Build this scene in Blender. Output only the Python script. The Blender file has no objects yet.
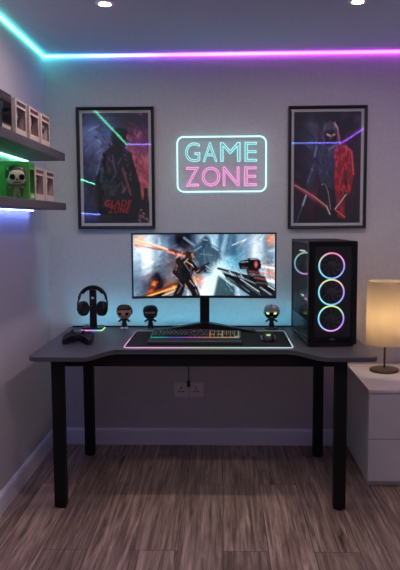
import bpy, bmesh, math, random
import numpy as np
from mathutils import Vector, Matrix, Euler
random.seed(7)
PI = math.pi
scene = bpy.context.scene
COL = scene.collection

# ------------------------------------------------------------------ helpers
def link(o, parent=None):
    COL.objects.link(o)
    if parent is not None:
        o.parent = parent
    return o

def tag(o, label, cat, group=None):
    o['label'] = label
    o['category'] = cat
    if group:
        o['group'] = group
    return o

def empty(name, loc, label, cat, group=None, rz=0.0):
    o = bpy.data.objects.new(name, None)
    o.empty_display_size = 0.05
    o.location = loc
    o.rotation_euler = (0, 0, rz)
    link(o)
    return tag(o, label, cat, group)

def copy_tree(o, parent=None):
    c = o.copy()
    link(c)
    c.parent = parent
    for ch in list(o.children):
        copy_tree(ch, c)
    return c

class MB:
    """collects shapes in one bmesh"""
    def __init__(self):
        self.bm = bmesh.new()
    def box(self, x0, x1, y0, y1, z0, z1, bev=0.0, seg=2, mi=0, M=None):
        r = bmesh.ops.create_cube(self.bm, size=1.0)
        vs = r['verts']
        for v in vs:
            v.co = Vector(((x0 + x1) / 2 + v.co.x * (x1 - x0), (y0 + y1) / 2 + v.co.y * (y1 - y0), (z0 + z1) / 2 + v.co.z * (z1 - z0)))
        fs = {f for v in vs for f in v.link_faces}
        if bev > 0:
            es = list({e for v in vs for e in v.link_edges})
            rr = bmesh.ops.bevel(self.bm, geom=es, offset=bev, segments=seg, profile=0.5, affect='EDGES', clamp_overlap=True)
            vs = list({v for f in rr['faces'] for v in f.verts} | {v for v in vs if v.is_valid})
            fs = {f for v in vs for f in v.link_faces}
        for f in fs:
            f.material_index = mi
        if M is not None:
            for v in vs:
                v.co = M @ v.co
        return self
    def loft(self, rings, close=True, cap=True, mi=0, closed_path=False):
        """rings: list of lists of points, same length"""
        R = [[self.bm.verts.new(Vector(p)) for p in r] for r in rings]
        n = len(R[0])
        m = len(R)
        for i in range(m if closed_path else m - 1):
            a, b = R[i], R[(i + 1) % m]
            for j in range(n if close else n - 1):
                f = self.bm.faces.new((a[j], a[(j + 1) % n], b[(j + 1) % n], b[j]))
                f.material_index = mi
        if cap and close and not closed_path:
            f = self.bm.faces.new(list(reversed(R[0]))); f.material_index = mi
            f = self.bm.faces.new(R[-1]); f.material_index = mi
        return self
    def lathe(self, prof, n=24, c=(0, 0, 0), axis='Z', cap=True, mi=0, sx=1.0, sy=1.0):
        rings = []
        for r, h in prof:
            ring = []
            for k in range(n):
                a = 2 * PI * k / n
                x, y = r * math.cos(a) * sx, r * math.sin(a) * sy
                if axis == 'Z': p = (c[0] + x, c[1] + y, c[2] + h)
                elif axis == 'Y': p = (c[0] + x, c[1] + h, c[2] - y)
                else: p = (c[0] + h, c[1] + x, c[2] + y)
                ring.append(p)
            rings.append(ring)
        return self.loft(rings, True, cap, mi)
    def tube(self, pts, r, n=10, closed=False, cap=True, mi=0):
        pts = [Vector(p) for p in pts]
        m = len(pts)
        rr = r if isinstance(r, (list, tuple)) else [r] * m
        rings = []
        prev = None
        for i, p in enumerate(pts):
            if closed:
                t = (pts[(i + 1) % m] - pts[i - 1]).normalized()
            else:
                t = (pts[min(i + 1, m - 1)] - pts[max(i - 1, 0)]).normalized()
            if prev is None:
                u = Vector((0, 0, 1)) if abs(t.z) < 0.9 else Vector((0, 1, 0))
            else:
                u = prev
            u = (u - t * u.dot(t)).normalized()
            prev = u
            w = t.cross(u)
            rings.append([p + (u * math.cos(2 * PI * k / n) + w * math.sin(2 * PI * k / n)) * rr[i] for k in range(n)])
        return self.loft(rings, True, cap and not closed, mi, closed)
    def prism(self, poly, z0, z1, mi=0, bev=0.0):
        n0 = set(self.bm.verts)
        a = [self.bm.verts.new((p[0], p[1], z0)) for p in poly]
        b = [self.bm.verts.new((p[0], p[1], z1)) for p in poly]
        n = len(poly)
        fb = self.bm.faces.new(list(reversed(a)))
        ft = self.bm.faces.new(b)
        for i in range(n):
            f = self.bm.faces.new((a[i], a[(i + 1) % n], b[(i + 1) % n], b[i])); f.material_index = mi
        fb.material_index = ft.material_index = mi
        if bev > 0:
            es = list(set(ft.edges) | set(fb.edges))
            bmesh.ops.bevel(self.bm, geom=es, offset=bev, segments=2, profile=0.5, affect='EDGES')
        return self
    def sphere(self, c, r, sc=(1, 1, 1), u=16, v=10, mi=0, M=None):
        res = bmesh.ops.create_uvsphere(self.bm, u_segments=u, v_segments=v, radius=r)
        for vt in res['verts']:
            p = Vector((vt.co.x * sc[0], vt.co.y * sc[1], vt.co.z * sc[2]))
            if M is not None: p = M @ p
            vt.co = p + Vector(c)
            for f in vt.link_faces: f.material_index = mi
        return self
    def xf(self, M):
        for v in self.bm.verts: v.co = M @ v.co
        return self
    def build(self, name, mat, parent=None, smooth=False, kind=None):
        bmesh.ops.recalc_face_normals(self.bm, faces=self.bm.faces[:])
        me = bpy.data.meshes.new(name)
        self.bm.to_mesh(me); self.bm.free()
        for m in (mat if isinstance(mat, (list, tuple)) else [mat]):
            me.materials.append(m)
        o = bpy.data.objects.new(name, me)
        link(o, parent)
        if smooth:
            for p in me.polygons: p.use_smooth = True
            try:
                me.set_sharp_from_angle(angle=math.radians(40))
            except Exception:
                pass
        if kind: o['kind'] = kind
        return o

def rrect(w, h, r, n=6, cx=0.0, cy=0.0):
    pts = []
    for (sx, sy, a0) in ((1, 1, 0), (-1, 1, 90), (-1, -1, 180), (1, -1, 270)):
        for k in range(n + 1):
            a = math.radians(a0 + 90 * k / n)
            pts.append((cx + sx * (w / 2 - r) + r * math.cos(a), cy + sy * (h / 2 - r) + r * math.sin(a)))
    return pts

def dense(pts, step):
    out = []
    n = len(pts)
    for i in range(n):
        a, b = Vector(pts[i]), Vector(pts[(i + 1) % n])
        k = max(1, int((b - a).length / step))
        for j in range(k): out.append(a.lerp(b, j / k))
    return out

def hsv(h, s, v):
    h = (h % 1.0) * 6
    i = int(h); f = h - i
    p, q, t = v * (1 - s), v * (1 - s * f), v * (1 - s * (1 - f))
    return [(v, t, p), (q, v, p), (p, v, t), (p, q, v), (t, p, v), (v, p, q)][i % 6]

def srgb(r, g, b):
    f = lambda c: (c / 255 / 12.92) if c / 255 <= 0.04045 else ((c / 255 + 0.055) / 1.055) ** 2.4
    return (f(r), f(g), f(b))

def lerp3(a, b, t):
    return tuple(a[i] + (b[i] - a[i]) * t for i in range(3))

def ramp(stops, t):
    if t <= stops[0][0]: return stops[0][1]
    for (t0, c0), (t1, c1) in zip(stops, stops[1:]):
        if t <= t1:
            return lerp3(c0, c1, (t - t0) / max(1e-9, t1 - t0))
    return stops[-1][1]

# ------------------------------------------------------------------ materials
def new_mat(name):
    m = bpy.data.materials.new(name)
    m.use_nodes = True
    nt = m.node_tree
    nt.nodes.clear()
    out = nt.nodes.new('ShaderNodeOutputMaterial')
    return m, nt, out

def pm(name, col, rough=0.5, metal=0.0, var=0.12, scale=40.0, bump=0.0, bscale=200.0, spec=0.5, coat=0.0):
    """procedural principled: base colour mottled by noise, optional fine bump"""
    m, nt, out = new_mat(name)
    N, L = nt.nodes, nt.links
    b = N.new('ShaderNodeBsdfPrincipled')
    tc = N.new('ShaderNodeTexCoord')
    nz = N.new('ShaderNodeTexNoise'); nz.inputs['Scale'].default_value = scale; nz.inputs['Detail'].default_value = 4
    L.new(tc.outputs['Object'], nz.inputs['Vector'])
    mx = N.new('ShaderNodeMix'); mx.data_type = 'RGBA'
    mx.inputs[6].default_value = (*[c * (1 - var) for c in col], 1)
    mx.inputs[7].default_value = (*[min(1, c * (1 + var)) for c in col], 1)
    L.new(nz.outputs['Fac'], mx.inputs[0])
    L.new(mx.outputs[2], b.inputs['Base Color'])
    b.inputs['Roughness'].default_value = rough
    b.inputs['Metallic'].default_value = metal
    b.inputs['Specular IOR Level'].default_value = spec
    b.inputs['Coat Weight'].default_value = coat
    if bump > 0:
        n2 = N.new('ShaderNodeTexNoise'); n2.inputs['Scale'].default_value = bscale; n2.inputs['Detail'].default_value = 3
        L.new(tc.outputs['Object'], n2.inputs['Vector'])
        bp = N.new('ShaderNodeBump'); bp.inputs['Strength'].default_value = bump; bp.inputs['Distance'].default_value = 0.002
        L.new(n2.outputs['Fac'], bp.inputs['Height'])
        L.new(bp.outputs['Normal'], b.inputs['Normal'])
    L.new(b.outputs[0], out.inputs[0])
    return m

def em(name, col, strength):
    m, nt, out = new_mat(name)
    e = nt.nodes.new('ShaderNodeEmission')
    e.inputs[0].default_value = (*col, 1); e.inputs[1].default_value = strength
    nt.links.new(e.outputs[0], out.inputs[0])
    return m

def em_attr(name, strength):
    """emission whose colour comes from the LEDs' own colours along the strip"""
    m, nt, out = new_mat(name)
    e = nt.nodes.new('ShaderNodeEmission')
    a = nt.nodes.new('ShaderNodeAttribute'); a.attribute_name = 'led'
    e.inputs[1].default_value = strength
    nt.links.new(a.outputs['Color'], e.inputs[0])
    nt.links.new(e.outputs[0], out.inputs[0])
    return m

def print_attr(name):
    m, nt, out = new_mat(name)
    b = nt.nodes.new('ShaderNodeBsdfPrincipled')
    a = nt.nodes.new('ShaderNodeAttribute'); a.attribute_name = 'led'
    b.inputs['Roughness'].default_value = 0.6
    nt.links.new(a.outputs['Color'], b.inputs['Base Color'])
    nt.links.new(b.outputs[0], out.inputs[0])
    return m

def pane(name, gloss=0.1, tint=(1, 1, 1), rough=0.01):
    m, nt, out = new_mat(name)
    t = nt.nodes.new('ShaderNodeBsdfTransparent'); t.inputs[0].default_value = (*tint, 1)
    g = nt.nodes.new('ShaderNodeBsdfGlossy'); g.inputs['Roughness'].default_value = rough
    mx = nt.nodes.new('ShaderNodeMixShader'); mx.inputs[0].default_value = gloss
    nt.links.new(t.outputs[0], mx.inputs[1]); nt.links.new(g.outputs[0], mx.inputs[2])
    nt.links.new(mx.outputs[0], out.inputs[0])
    return m

def color_by(o, fn):
    """per-corner colour attribute from local position"""
    me = o.data
    at = me.color_attributes.new('led', 'FLOAT_COLOR', 'POINT')
    for i, v in enumerate(me.vertices):
        at.data[i].color = (*fn(v.co), 1)

def wall_mat(name, col):
    m, nt, out = new_mat(name)
    N, L = nt.nodes, nt.links
    b = N.new('ShaderNodeBsdfPrincipled'); b.inputs['Roughness'].default_value = 0.75
    b.inputs['Specular IOR Level'].default_value = 0.25
    tc = N.new('ShaderNodeTexCoord')
    n1 = N.new('ShaderNodeTexNoise'); n1.inputs['Scale'].default_value = 55; n1.inputs['Detail'].default_value = 5
    L.new(tc.outputs['Object'], n1.inputs['Vector'])
    mx = N.new('ShaderNodeMix'); mx.data_type = 'RGBA'
    mx.inputs[6].default_value = (*[c * .88 for c in col], 1); mx.inputs[7].default_value = (*[c * 1.12 for c in col], 1)
    L.new(n1.outputs['Fac'], mx.inputs[0]); L.new(mx.outputs[2], b.inputs['Base Color'])
    n2 = N.new('ShaderNodeTexNoise'); n2.inputs['Scale'].default_value = 160; n2.inputs['Detail'].default_value = 3
    L.new(tc.outputs['Object'], n2.inputs['Vector'])
    bp = N.new('ShaderNodeBump'); bp.inputs['Strength'].default_value = .25; bp.inputs['Distance'].default_value = .002
    L.new(n2.outputs['Fac'], bp.inputs['Height']); L.new(bp.outputs['Normal'], b.inputs['Normal'])
    L.new(b.outputs[0], out.inputs[0])
    return m

def floor_mat():
    m, nt, out = new_mat('laminate_planks')
    N, L = nt.nodes, nt.links
    b = N.new('ShaderNodeBsdfPrincipled')
    tc = N.new('ShaderNodeTexCoord')
    mp = N.new('ShaderNodeMapping'); mp.inputs['Rotation'].default_value = (0, 0, PI / 2)
    L.new(tc.outputs['Object'], mp.inputs['Vector'])
    br = N.new('ShaderNodeTexBrick')
    br.inputs['Scale'].default_value = 1.0
    br.inputs['Brick Width'].default_value = 1.15
    br.inputs['Row Height'].default_value = 0.19
    br.inputs['Mortar Size'].default_value = 0.0016
    br.inputs['Mortar Smooth'].default_value = 0.3
    br.inputs['Bias'].default_value = 0.0
    br.offset = 0.37; br.offset_frequency = 2
    br.inputs['Color1'].default_value = (0, 0, 0, 1); br.inputs['Color2'].default_value = (1, 1, 1, 1)
    br.inputs['Mortar'].default_value = (0.5, 0.5, 0.5, 1)
    L.new(mp.outputs[0], br.inputs['Vector'])
    # grain: noise stretched along the planks, shifted per plank
    ms = N.new('ShaderNodeMapping'); ms.inputs['Scale'].default_value = (1.5, 32, 1)
    L.new(mp.outputs[0], ms.inputs['Vector'])
    ad = N.new('ShaderNodeVectorMath'); ad.operation = 'MULTIPLY_ADD'
    L.new(br.outputs['Color'], ad.inputs[0]); ad.inputs[1].default_value = (7, 13, 3)
    L.new(ms.outputs[0], ad.inputs[2])
    g1 = N.new('ShaderNodeTexNoise'); g1.inputs['Scale'].default_value = 1.6; g1.inputs['Detail'].default_value = 8
    g1.inputs['Roughness'].default_value = .68; g1.inputs['Distortion'].default_value = .6
    L.new(ad.outputs[0], g1.inputs['Vector'])
    rp = N.new('ShaderNodeValToRGB')
    rp.color_ramp.elements[0].position = .30; rp.color_ramp.elements[0].color = (*srgb(80, 60, 52), 1)
    rp.color_ramp.elements[1].position = .70; rp.color_ramp.elements[1].color = (*srgb(212, 181, 162), 1)
    e = rp.color_ramp.elements.new(.5); e.color = (*srgb(156, 128, 113), 1)
    L.new(g1.outputs['Fac'], rp.inputs[0])
    # plank tone
    tn = N.new('ShaderNodeMapRange'); tn.inputs[3].default_value = .78; tn.inputs[4].default_value = 1.15
    L.new(br.outputs['Color'], tn.inputs[0])
    ml = N.new('ShaderNodeMix'); ml.data_type = 'RGBA'; ml.blend_type = 'MULTIPLY'; ml.inputs[0].default_value = 1
    L.new(rp.outputs[0], ml.inputs[6]); L.new(tn.outputs[0], ml.inputs[7])
    # joints
    jm = N.new('ShaderNodeMix'); jm.data_type = 'RGBA'
    L.new(br.outputs['Fac'], jm.inputs[0]); L.new(ml.outputs[2], jm.inputs[6]); jm.inputs[7].default_value = (.05, .04, .035, 1)
    L.new(jm.outputs[2], b.inputs['Base Color'])
    b.inputs['Roughness'].default_value = .42
    b.inputs['Specular IOR Level'].default_value = .35
    bp = N.new('ShaderNodeBump'); bp.inputs['Strength'].default_value = .15; bp.inputs['Distance'].default_value = .002
    L.new(g1.outputs['Fac'], bp.inputs['Height']); L.new(bp.outputs['Normal'], b.inputs['Normal'])
    L.new(b.outputs[0], out.inputs[0])
    return m

def shade_mat():
    m, nt, out = new_mat('linen_lampshade')
    N, L = nt.nodes, nt.links
    tc = N.new('ShaderNodeTexCoord')
    wv = N.new('ShaderNodeTexNoise'); wv.inputs['Scale'].default_value = 120
    mp = N.new('ShaderNodeMapping'); mp.inputs['Scale'].default_value = (1, 1, 6)
    L.new(tc.outputs['Object'], mp.inputs[0]); L.new(mp.outputs[0], wv.inputs['Vector'])
    mx = N.new('ShaderNodeMix'); mx.data_type = 'RGBA'
    mx.inputs[6].default_value = (*srgb(222, 206, 182), 1); mx.inputs[7].default_value = (*srgb(244, 232, 210), 1)
    L.new(wv.outputs['Fac'], mx.inputs[0])
    d = N.new('ShaderNodeBsdfDiffuse'); t = N.new('ShaderNodeBsdfTranslucent')
    L.new(mx.outputs[2], d.inputs[0]); L.new(mx.outputs[2], t.inputs[0])
    ms = N.new('ShaderNodeMixShader'); ms.inputs[0].default_value = .5
    L.new(d.outputs[0], ms.inputs[1]); L.new(t.outputs[0], ms.inputs[2]); L.new(ms.outputs[0], out.inputs[0])
    return m

WALLC = srgb(205, 200, 205)
M = dict(
    wall=wall_mat('linen_wallpaper', WALLC),
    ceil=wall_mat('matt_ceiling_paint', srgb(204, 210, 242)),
    floor=floor_mat(),
    base=pm('white_skirting_paint', srgb(240, 236, 244), .45, var=.03),
    desk=pm('charcoal_laminate', srgb(84, 80, 84), .42, var=.15, scale=60, bump=.15, bscale=500),
    blackmetal=pm('black_powder_coat', srgb(13, 13, 13), .6, spec=.3, var=.15, bump=.1, bscale=600),
    shelf=pm('dark_grey_shelf', srgb(96, 90, 96), .5, var=.12, bump=.1),
    black=pm('black_plastic', srgb(18, 18, 20), .42, var=.15),
    matte=pm('matt_black_plastic', srgb(13, 13, 15), .65, var=.15),
    gloss=pm('gloss_black', srgb(14, 14, 16), .12, var=.1),
    dgrey=pm('dark_grey_plastic', srgb(52, 52, 56), .45, var=.12),
    mgrey=pm('mid_grey_plastic', srgb(120, 120, 126), .4, var=.1),
    silver=pm('silver_metal', srgb(170, 172, 178), .3, metal=.9, var=.06),
    cloth=pm('black_mousepad_cloth', srgb(14, 13, 16), .9, var=.2, scale=300, bump=.3, bscale=900),
    leather=pm('black_leatherette', srgb(24, 22, 23), .5, var=.2, bump=.25, bscale=300),
    frame=pm('black_picture_frame', srgb(20, 19, 21), .4, var=.12),
    mount=pm('white_mount_board', srgb(214, 210, 214), .8, var=.03),
    whiteplastic=pm('white_plastic', srgb(240, 236, 240), .35, var=.03),
    white_lac=pm('white_lacquer', srgb(216, 208, 208), .35, var=.03),
    groove=pm('dark_recess', srgb(60, 56, 60), .7, var=.1),
    bronze=pm('bronze_metal', srgb(92, 78, 70), .35, metal=.6, var=.1),
    shade=shade_mat(),
    skin=pm('brown_vinyl', srgb(206, 150, 126), .5, var=.05),
    hair=pm('dark_brown_vinyl', srgb(52, 36, 34), .45, var=.12),
    tan=pm('tan_vinyl', srgb(196, 158, 128), .5, var=.06),
    navy=pm('navy_vinyl', srgb(44, 46, 60), .5, var=.12),
    gunmetal=pm('gunmetal_vinyl', srgb(186, 180, 190), .25, metal=.2, var=.1),
    cream=pm('cream_vinyl', srgb(222, 206, 178), .5, var=.05),
    greenv=pm('green_vinyl', srgb(52, 140, 48), .5, var=.15),
    olive=pm('olive_vinyl', srgb(110, 112, 74), .55, var=.25, scale=90),
    card=pm('pale_printed_card', srgb(222, 198, 190), .6, var=.06, scale=25),
    cardd=pm('dark_printed_card', srgb(70, 48, 52), .6, var=.25, scale=30),
    cardi=pm('inner_card', srgb(44, 38, 44), .7, var=.2),
    cardg=pm('green_printed_card', srgb(92, 170, 78), .6, var=.35, scale=28),
    glass=pane('poster_glazing', .05),
    pcglass=pane('tempered_glass', .1, (.86, .86, .9)),
    pcfront=pane('smoked_front_glass', .045, (.93, .93, .95)),
    boxpane=pane('clear_box_window', .07),
    print=print_attr('poster_ink'),
    red=pm('red_ink', srgb(226, 62, 52), .6, var=.1),
    pcb=pm('dark_circuit_board', srgb(26, 28, 32), .5, var=.3, scale=120),
)

# ------------------------------------------------------------------ a small painter for the flat pictures
class Art:
    """paints a picture as colours (sRGB 0..1) of a fine grid, v runs down"""
    def __init__(s, w, h, asp, col):
        s.w, s.h, s.asp = w, h, asp            # asp = width / height
        s.u, s.v = np.meshgrid((np.arange(w) + .5) / w, (np.arange(h) + .5) / h)
        s.a = np.zeros((h, w, 3)) + np.array(col) / 255.0
    def blend(s, mask, col):
        c = np.array(col) / 255.0
        s.a = s.a * (1 - mask[..., None]) + c * mask[..., None]
    def add(s, mask, col):
        s.a = s.a + mask[..., None] * np.array(col) / 255.0
    def blur(s, m, r):
        if r <= 0: return m
        k = np.exp(-.5 * (np.arange(-int(3 * r) - 1, int(3 * r) + 2) / r) ** 2); k /= k.sum()
        p = len(k) // 2
        f = lambda x: np.convolve(np.pad(x, p, mode='edge'), k, 'valid')
        m = np.apply_along_axis(f, 1, m)
        return np.apply_along_axis(f, 0, m)
    def poly(s, pts, col, soft=.7, op=1.0):
        inside = np.zeros(s.u.shape, bool)
        n = len(pts)
        for i in range(n):
            x0, y0 = pts[i]; x1, y1 = pts[(i + 1) % n]
            if y0 == y1: continue
            c = ((y0 > s.v) != (y1 > s.v)) & (s.u < (x1 - x0) * (s.v - y0) / (y1 - y0) + x0)
            inside ^= c
        s.blend(s.blur(inside.astype(float), soft) * op, col)
    def dist(s, p, q):
        ax, ay = p[0] * s.asp, p[1]; bx, by = q[0] * s.asp, q[1]
        X, Y = s.u * s.asp - ax, s.v - ay
        dx, dy = bx - ax, by - ay
        t = np.clip((X * dx + Y * dy) / (dx * dx + dy * dy + 1e-12), 0, 1)
        return np.hypot(X - t * dx, Y - t * dy)
    def line(s, p, q, r, col, op=1.0, soft=.3):
        d = s.dist(p, q)
        s.blend(np.clip((r - d) / (r * soft + 1e-9) + .5, 0, 1) * op, col)
    def glow(s, p, q, r, col, op=1.0):
        s.add(np.exp(-(s.dist(p, q) / r) ** 2) * op, col)
    def blob(s, c, rx, ry, col, op=1.0, hard=False):
        d = np.hypot((s.u - c[0]) * s.asp / rx, (s.v - c[1]) / ry)
        m = np.clip((1 - d) * 6 + .5, 0, 1) if hard else np.exp(-d * d)
        s.blend(m * op, col)
    def noise(s, seed, sx, sy, ang=0.0):
        rng = np.random.RandomState(seed)
        gx, gy = max(2, int(sx)), max(2, int(sy))
        g = rng.rand(gy + 3, gx + 3)
        ca, sa = math.cos(ang), math.sin(ang)
        uu = (s.u - .5) * ca + (s.v - .5) * sa; vv = -(s.u - .5) * sa + (s.v - .5) * ca
        x = np.clip((uu + .72) / 1.44, 0, .999) * gx; y = np.clip((vv + .72) / 1.44, 0, .999) * gy
        xi, yi = x.astype(int), y.astype(int); fx, fy = x - xi, y - yi
        fx = fx * fx * (3 - 2 * fx); fy = fy * fy * (3 - 2 * fy)
        return (g[yi, xi] * (1 - fx) + g[yi, xi + 1] * fx) * (1 - fy) + (g[yi + 1, xi] * (1 - fx) + g[yi + 1, xi + 1] * fx) * fy
    def paint(s, seed, n, ln, wd, jit, angle, op=.6, box=(0, 1, 0, 1)):
        rng = random.Random(seed)
        for k in range(n):
            u = box[0] + (box[1] - box[0]) * rng.random(); v = box[2] + (box[3] - box[2]) * rng.random()
            c = s.a[min(s.h - 1, int(v * s.h)), min(s.w - 1, int(u * s.w))] * 255
            g = 1 + jit * (rng.random() * 2 - 1); t = (rng.random() - .5) * 26
            a_ = angle(u, v) + (rng.random() - .5) * .5
            L = ln * (.4 + rng.random())
            du, dv = L * math.cos(a_) / s.asp, L * math.sin(a_)
            s.line((u - du, v - dv), (u + du, v + dv), wd * (.4 + rng.random()), (c[0] * g + t, c[1] * g, c[2] * g - t), op, 1.3)
    def mesh(s, name, x0, x1, z0, z1, mat, parent, yfun=lambda x: 0.0, gain=1.0):
        w, h = s.w, s.h
        xs = np.linspace(x0, x1, w); zs = np.linspace(z1, z0, h)
        V = [(x, yfun(x), z) for z in zs for x in xs]
        F = [(j * w + i, (j + 1) * w + i, (j + 1) * w + i + 1, j * w + i + 1) for j in range(h - 1) for i in range(w - 1)]
        me = bpy.data.meshes.new(name); me.from_pydata(V, [], F)
        at = me.color_attributes.new('led', 'FLOAT_COLOR', 'POINT')
        a = np.clip(s.a, 0, 1)
        lin = gain * np.where(a <= .04045, a / 12.92, ((a + .055) / 1.055) ** 2.4)
        rgba = np.concatenate([np.minimum(lin, .92 if gain > 1 else 1.0), np.ones((h, w, 1))], -1).astype(np.float32)
        at.data.foreach_set('color', rgba.ravel())
        me.materials.append(mat)
        return link(bpy.data.objects.new(name, me), parent)

def text_mesh(s, outline=0.0, shear=0.0, offset=0.0):
    cu = bpy.data.curves.new('glyphs', 'FONT')
    cu.body = s; cu.size = 1.0; cu.shear = shear; cu.offset = offset; cu.space_character = 1.12 if shear else 1.0
    if outline > 0:
        cu.fill_mode = 'NONE'; cu.bevel_depth = outline; cu.bevel_resolution = 3; cu.resolution_u = 8
    ob = bpy.data.objects.new('glyphs', cu); COL.objects.link(ob)
    dg = bpy.context.evaluated_depsgraph_get(); dg.update()
    me = bpy.data.meshes.new_from_object(ob.evaluated_get(dg))
    bpy.data.objects.remove(ob); bpy.data.curves.remove(cu)
    return me

def fit_text(me, x0, x1, z0, z1, y=0.0, pad=0.0):
    """scale an XY glyph mesh into the box x0..x1, z0..z1 on a wall facing -Y"""
    xs = [v.co.x for v in me.vertices]; ys = [v.co.y for v in me.vertices]
    ax, bx, ay, by = min(xs) + pad, max(xs) - pad, min(ys) + pad, max(ys) - pad
    for v in me.vertices:
        X = x0 + (v.co.x - ax) / (bx - ax) * (x1 - x0)
        Z = z0 + (v.co.y - ay) / (by - ay) * (z1 - z0)
        v.co = Vector((X, y - v.co.z, Z))
    return me

# ------------------------------------------------------------------ the room
XL, XR, YB, YF, H = -1.0545, 1.52, 4.087, -0.62, 2.35
T = .1
def struct(name, mb, mat, smooth=False):
    o = mb.build(name, mat, None, smooth); o['kind'] = 'structure'; return o
struct('floor', MB().box(XL - T, XR + T, YF - T, YB + T, -T, 0), M['floor'])
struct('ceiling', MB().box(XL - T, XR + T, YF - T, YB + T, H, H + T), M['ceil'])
struct('wall_back', MB().box(XL - T, XR + T, YB, YB + T, 0, H), M['wall'])
struct('wall_front', MB().box(XL - T, XR + T, YF - T, YF, 0, H), M['wall'])
struct('wall_left', MB().box(XL - T, XL, YF, YB, 0, H), M['wall'])
struct('wall_right', MB().box(XR, XR + T, YF, YB, 0, H), M['wall'])
def skirting(name, p, q, inward):
    """board with a small chamfered top, running p -> q"""
    prof = [(0, 0), (.016, 0), (.016, .088), (.010, .1), (0, .102)]
    P, Q, I = Vector((*p, 0)), Vector((*q, 0)), Vector((*inward, 0))
    rings = [[E + I * a + Vector((0, 0, b)) for a, b in prof] for E in (P, Q)]
    struct(name, MB().loft(rings), M['base'])
skirting('baseboard_back', (XL, YB), (XR, YB), (0, -1))
skirting('baseboard_left', (XL, YF), (XL, YB - .017), (1, 0))
skirting('baseboard_right', (XR, YF), (XR, YB - .017), (-1, 0))
skirting('baseboard_front', (XL + .017, YF), (XR - .017, YF), (0, 1))

# ---- LED strips round the top of the walls (one reel per wall)
CY, PU, MG = (.10, .80, .85), (.42, .08, 1.0), (.72, .07, 1.0)
STR = dict()
def led_strip(name, axis, a, b, fixed, z, stops, strength, label, group=None, face=1, w=.0125, d=.013, n=80):
    mb = MB()
    rings = []
    for k in range(n + 1):
        t = a + (b - a) * k / n
        if axis == 'X': ring = [(t, fixed, z - w / 2), (t, fixed, z + w / 2), (t, fixed + face * d, z + w / 2), (t, fixed + face * d, z - w / 2)]
        else: ring = [(fixed, t, z - w / 2), (fixed, t, z + w / 2), (fixed + face * d, t, z + w / 2), (fixed + face * d, t, z - w / 2)]
        rings.append(ring)
    mb.loft(rings)
    o = mb.build(name, em_attr(name + '_light', strength))
    ax = 0 if axis == 'X' else 1
    color_by(o, lambda co: ramp(stops, co[ax]))
    return tag(o, label, 'light strip', group)
ZL = H - .008
LG = 'light strips round the top of the walls'
led_strip('light_strip', 'X', XL + .006, XR - .007, YB, ZL,
          [(-1.05, CY), (-.85, (.09, .46, 1.0)), (-.55, (.22, .16, 1.0)), (-.3, PU), (.1, (.62, .10, 1.0)), (.6, MG), (1.5, MG)], 8.5,
          'light strip along the top of the back wall fading from cyan to magenta', LG, -1)
led_strip('light_strip', 'Y', YF + .007, YB - .007, XL, ZL,
          [(YF, (.2, 1.0, .6)), (2.8, (.18, 1.0, .62)), (3.5, (.11, .95, .74)), (YB, (.10, .9, .8))], 6.5,
          'cyan and green light strip along the top of the left wall', LG, 1)
led_strip('light_strip', 'X', XL + .007, XR - .007, YF, ZL,
          [(-1.1, (.30, .24, 1.0)), (-.9, (.36, .24, 1.0)), (-.6, (.5, .26, 1.0)), (.2, (.2, .4, 1.0)), (.6, (.14, .5, 1.0)), (1.1, (.18, .24, 1.0)), (1.5, (.3, .14, 1.0))], 10.0,
          'light strip over the wall behind the viewer, seen mirrored in the poster glass', LG, 1)
led_strip('light_strip', 'Y', YF + .007, YB - .007, XR, ZL,
          [(YF, (.42, .12, 1.0)), (3.0, (.5, .12, 1.0)), (YB, MG)], 9.0,
          'magenta light strip along the top of the right wall', LG, -1)

# ---- ceiling downlights
LENS = em('downlight_lens', (1.0, .86, .80), 760.0)
def downlight(x, y, label):
    r = empty('ceiling_downlight', (x, y, H), label, 'ceiling light', 'recessed ceiling downlights')
    MB().lathe([(.024, -.002), (.026, -.007), (.040, -.006), (.043, 0), (.024, 0)], 32).build('trim_ring', M['whiteplastic'], r, True)
    MB().lathe([(.0235, -.0042), (.0235, -.001)], 24).build('lens', LENS, r)
    return r
downlight(-.524, 3.14, 'lit recessed downlight at the top left of the ceiling')
downlight(.607, 3.165, 'lit recessed downlight at the top right of the ceiling')
for (x, y, s) in ((-.524, 1.95, 'left of the middle of the room'), (.607, 1.95, 'right of the middle of the room')):  # out-of-view pair added as fill for the room, desk and floor
    downlight(x, y, 'unseen ceiling downlight added as fill, ' + s)

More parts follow.
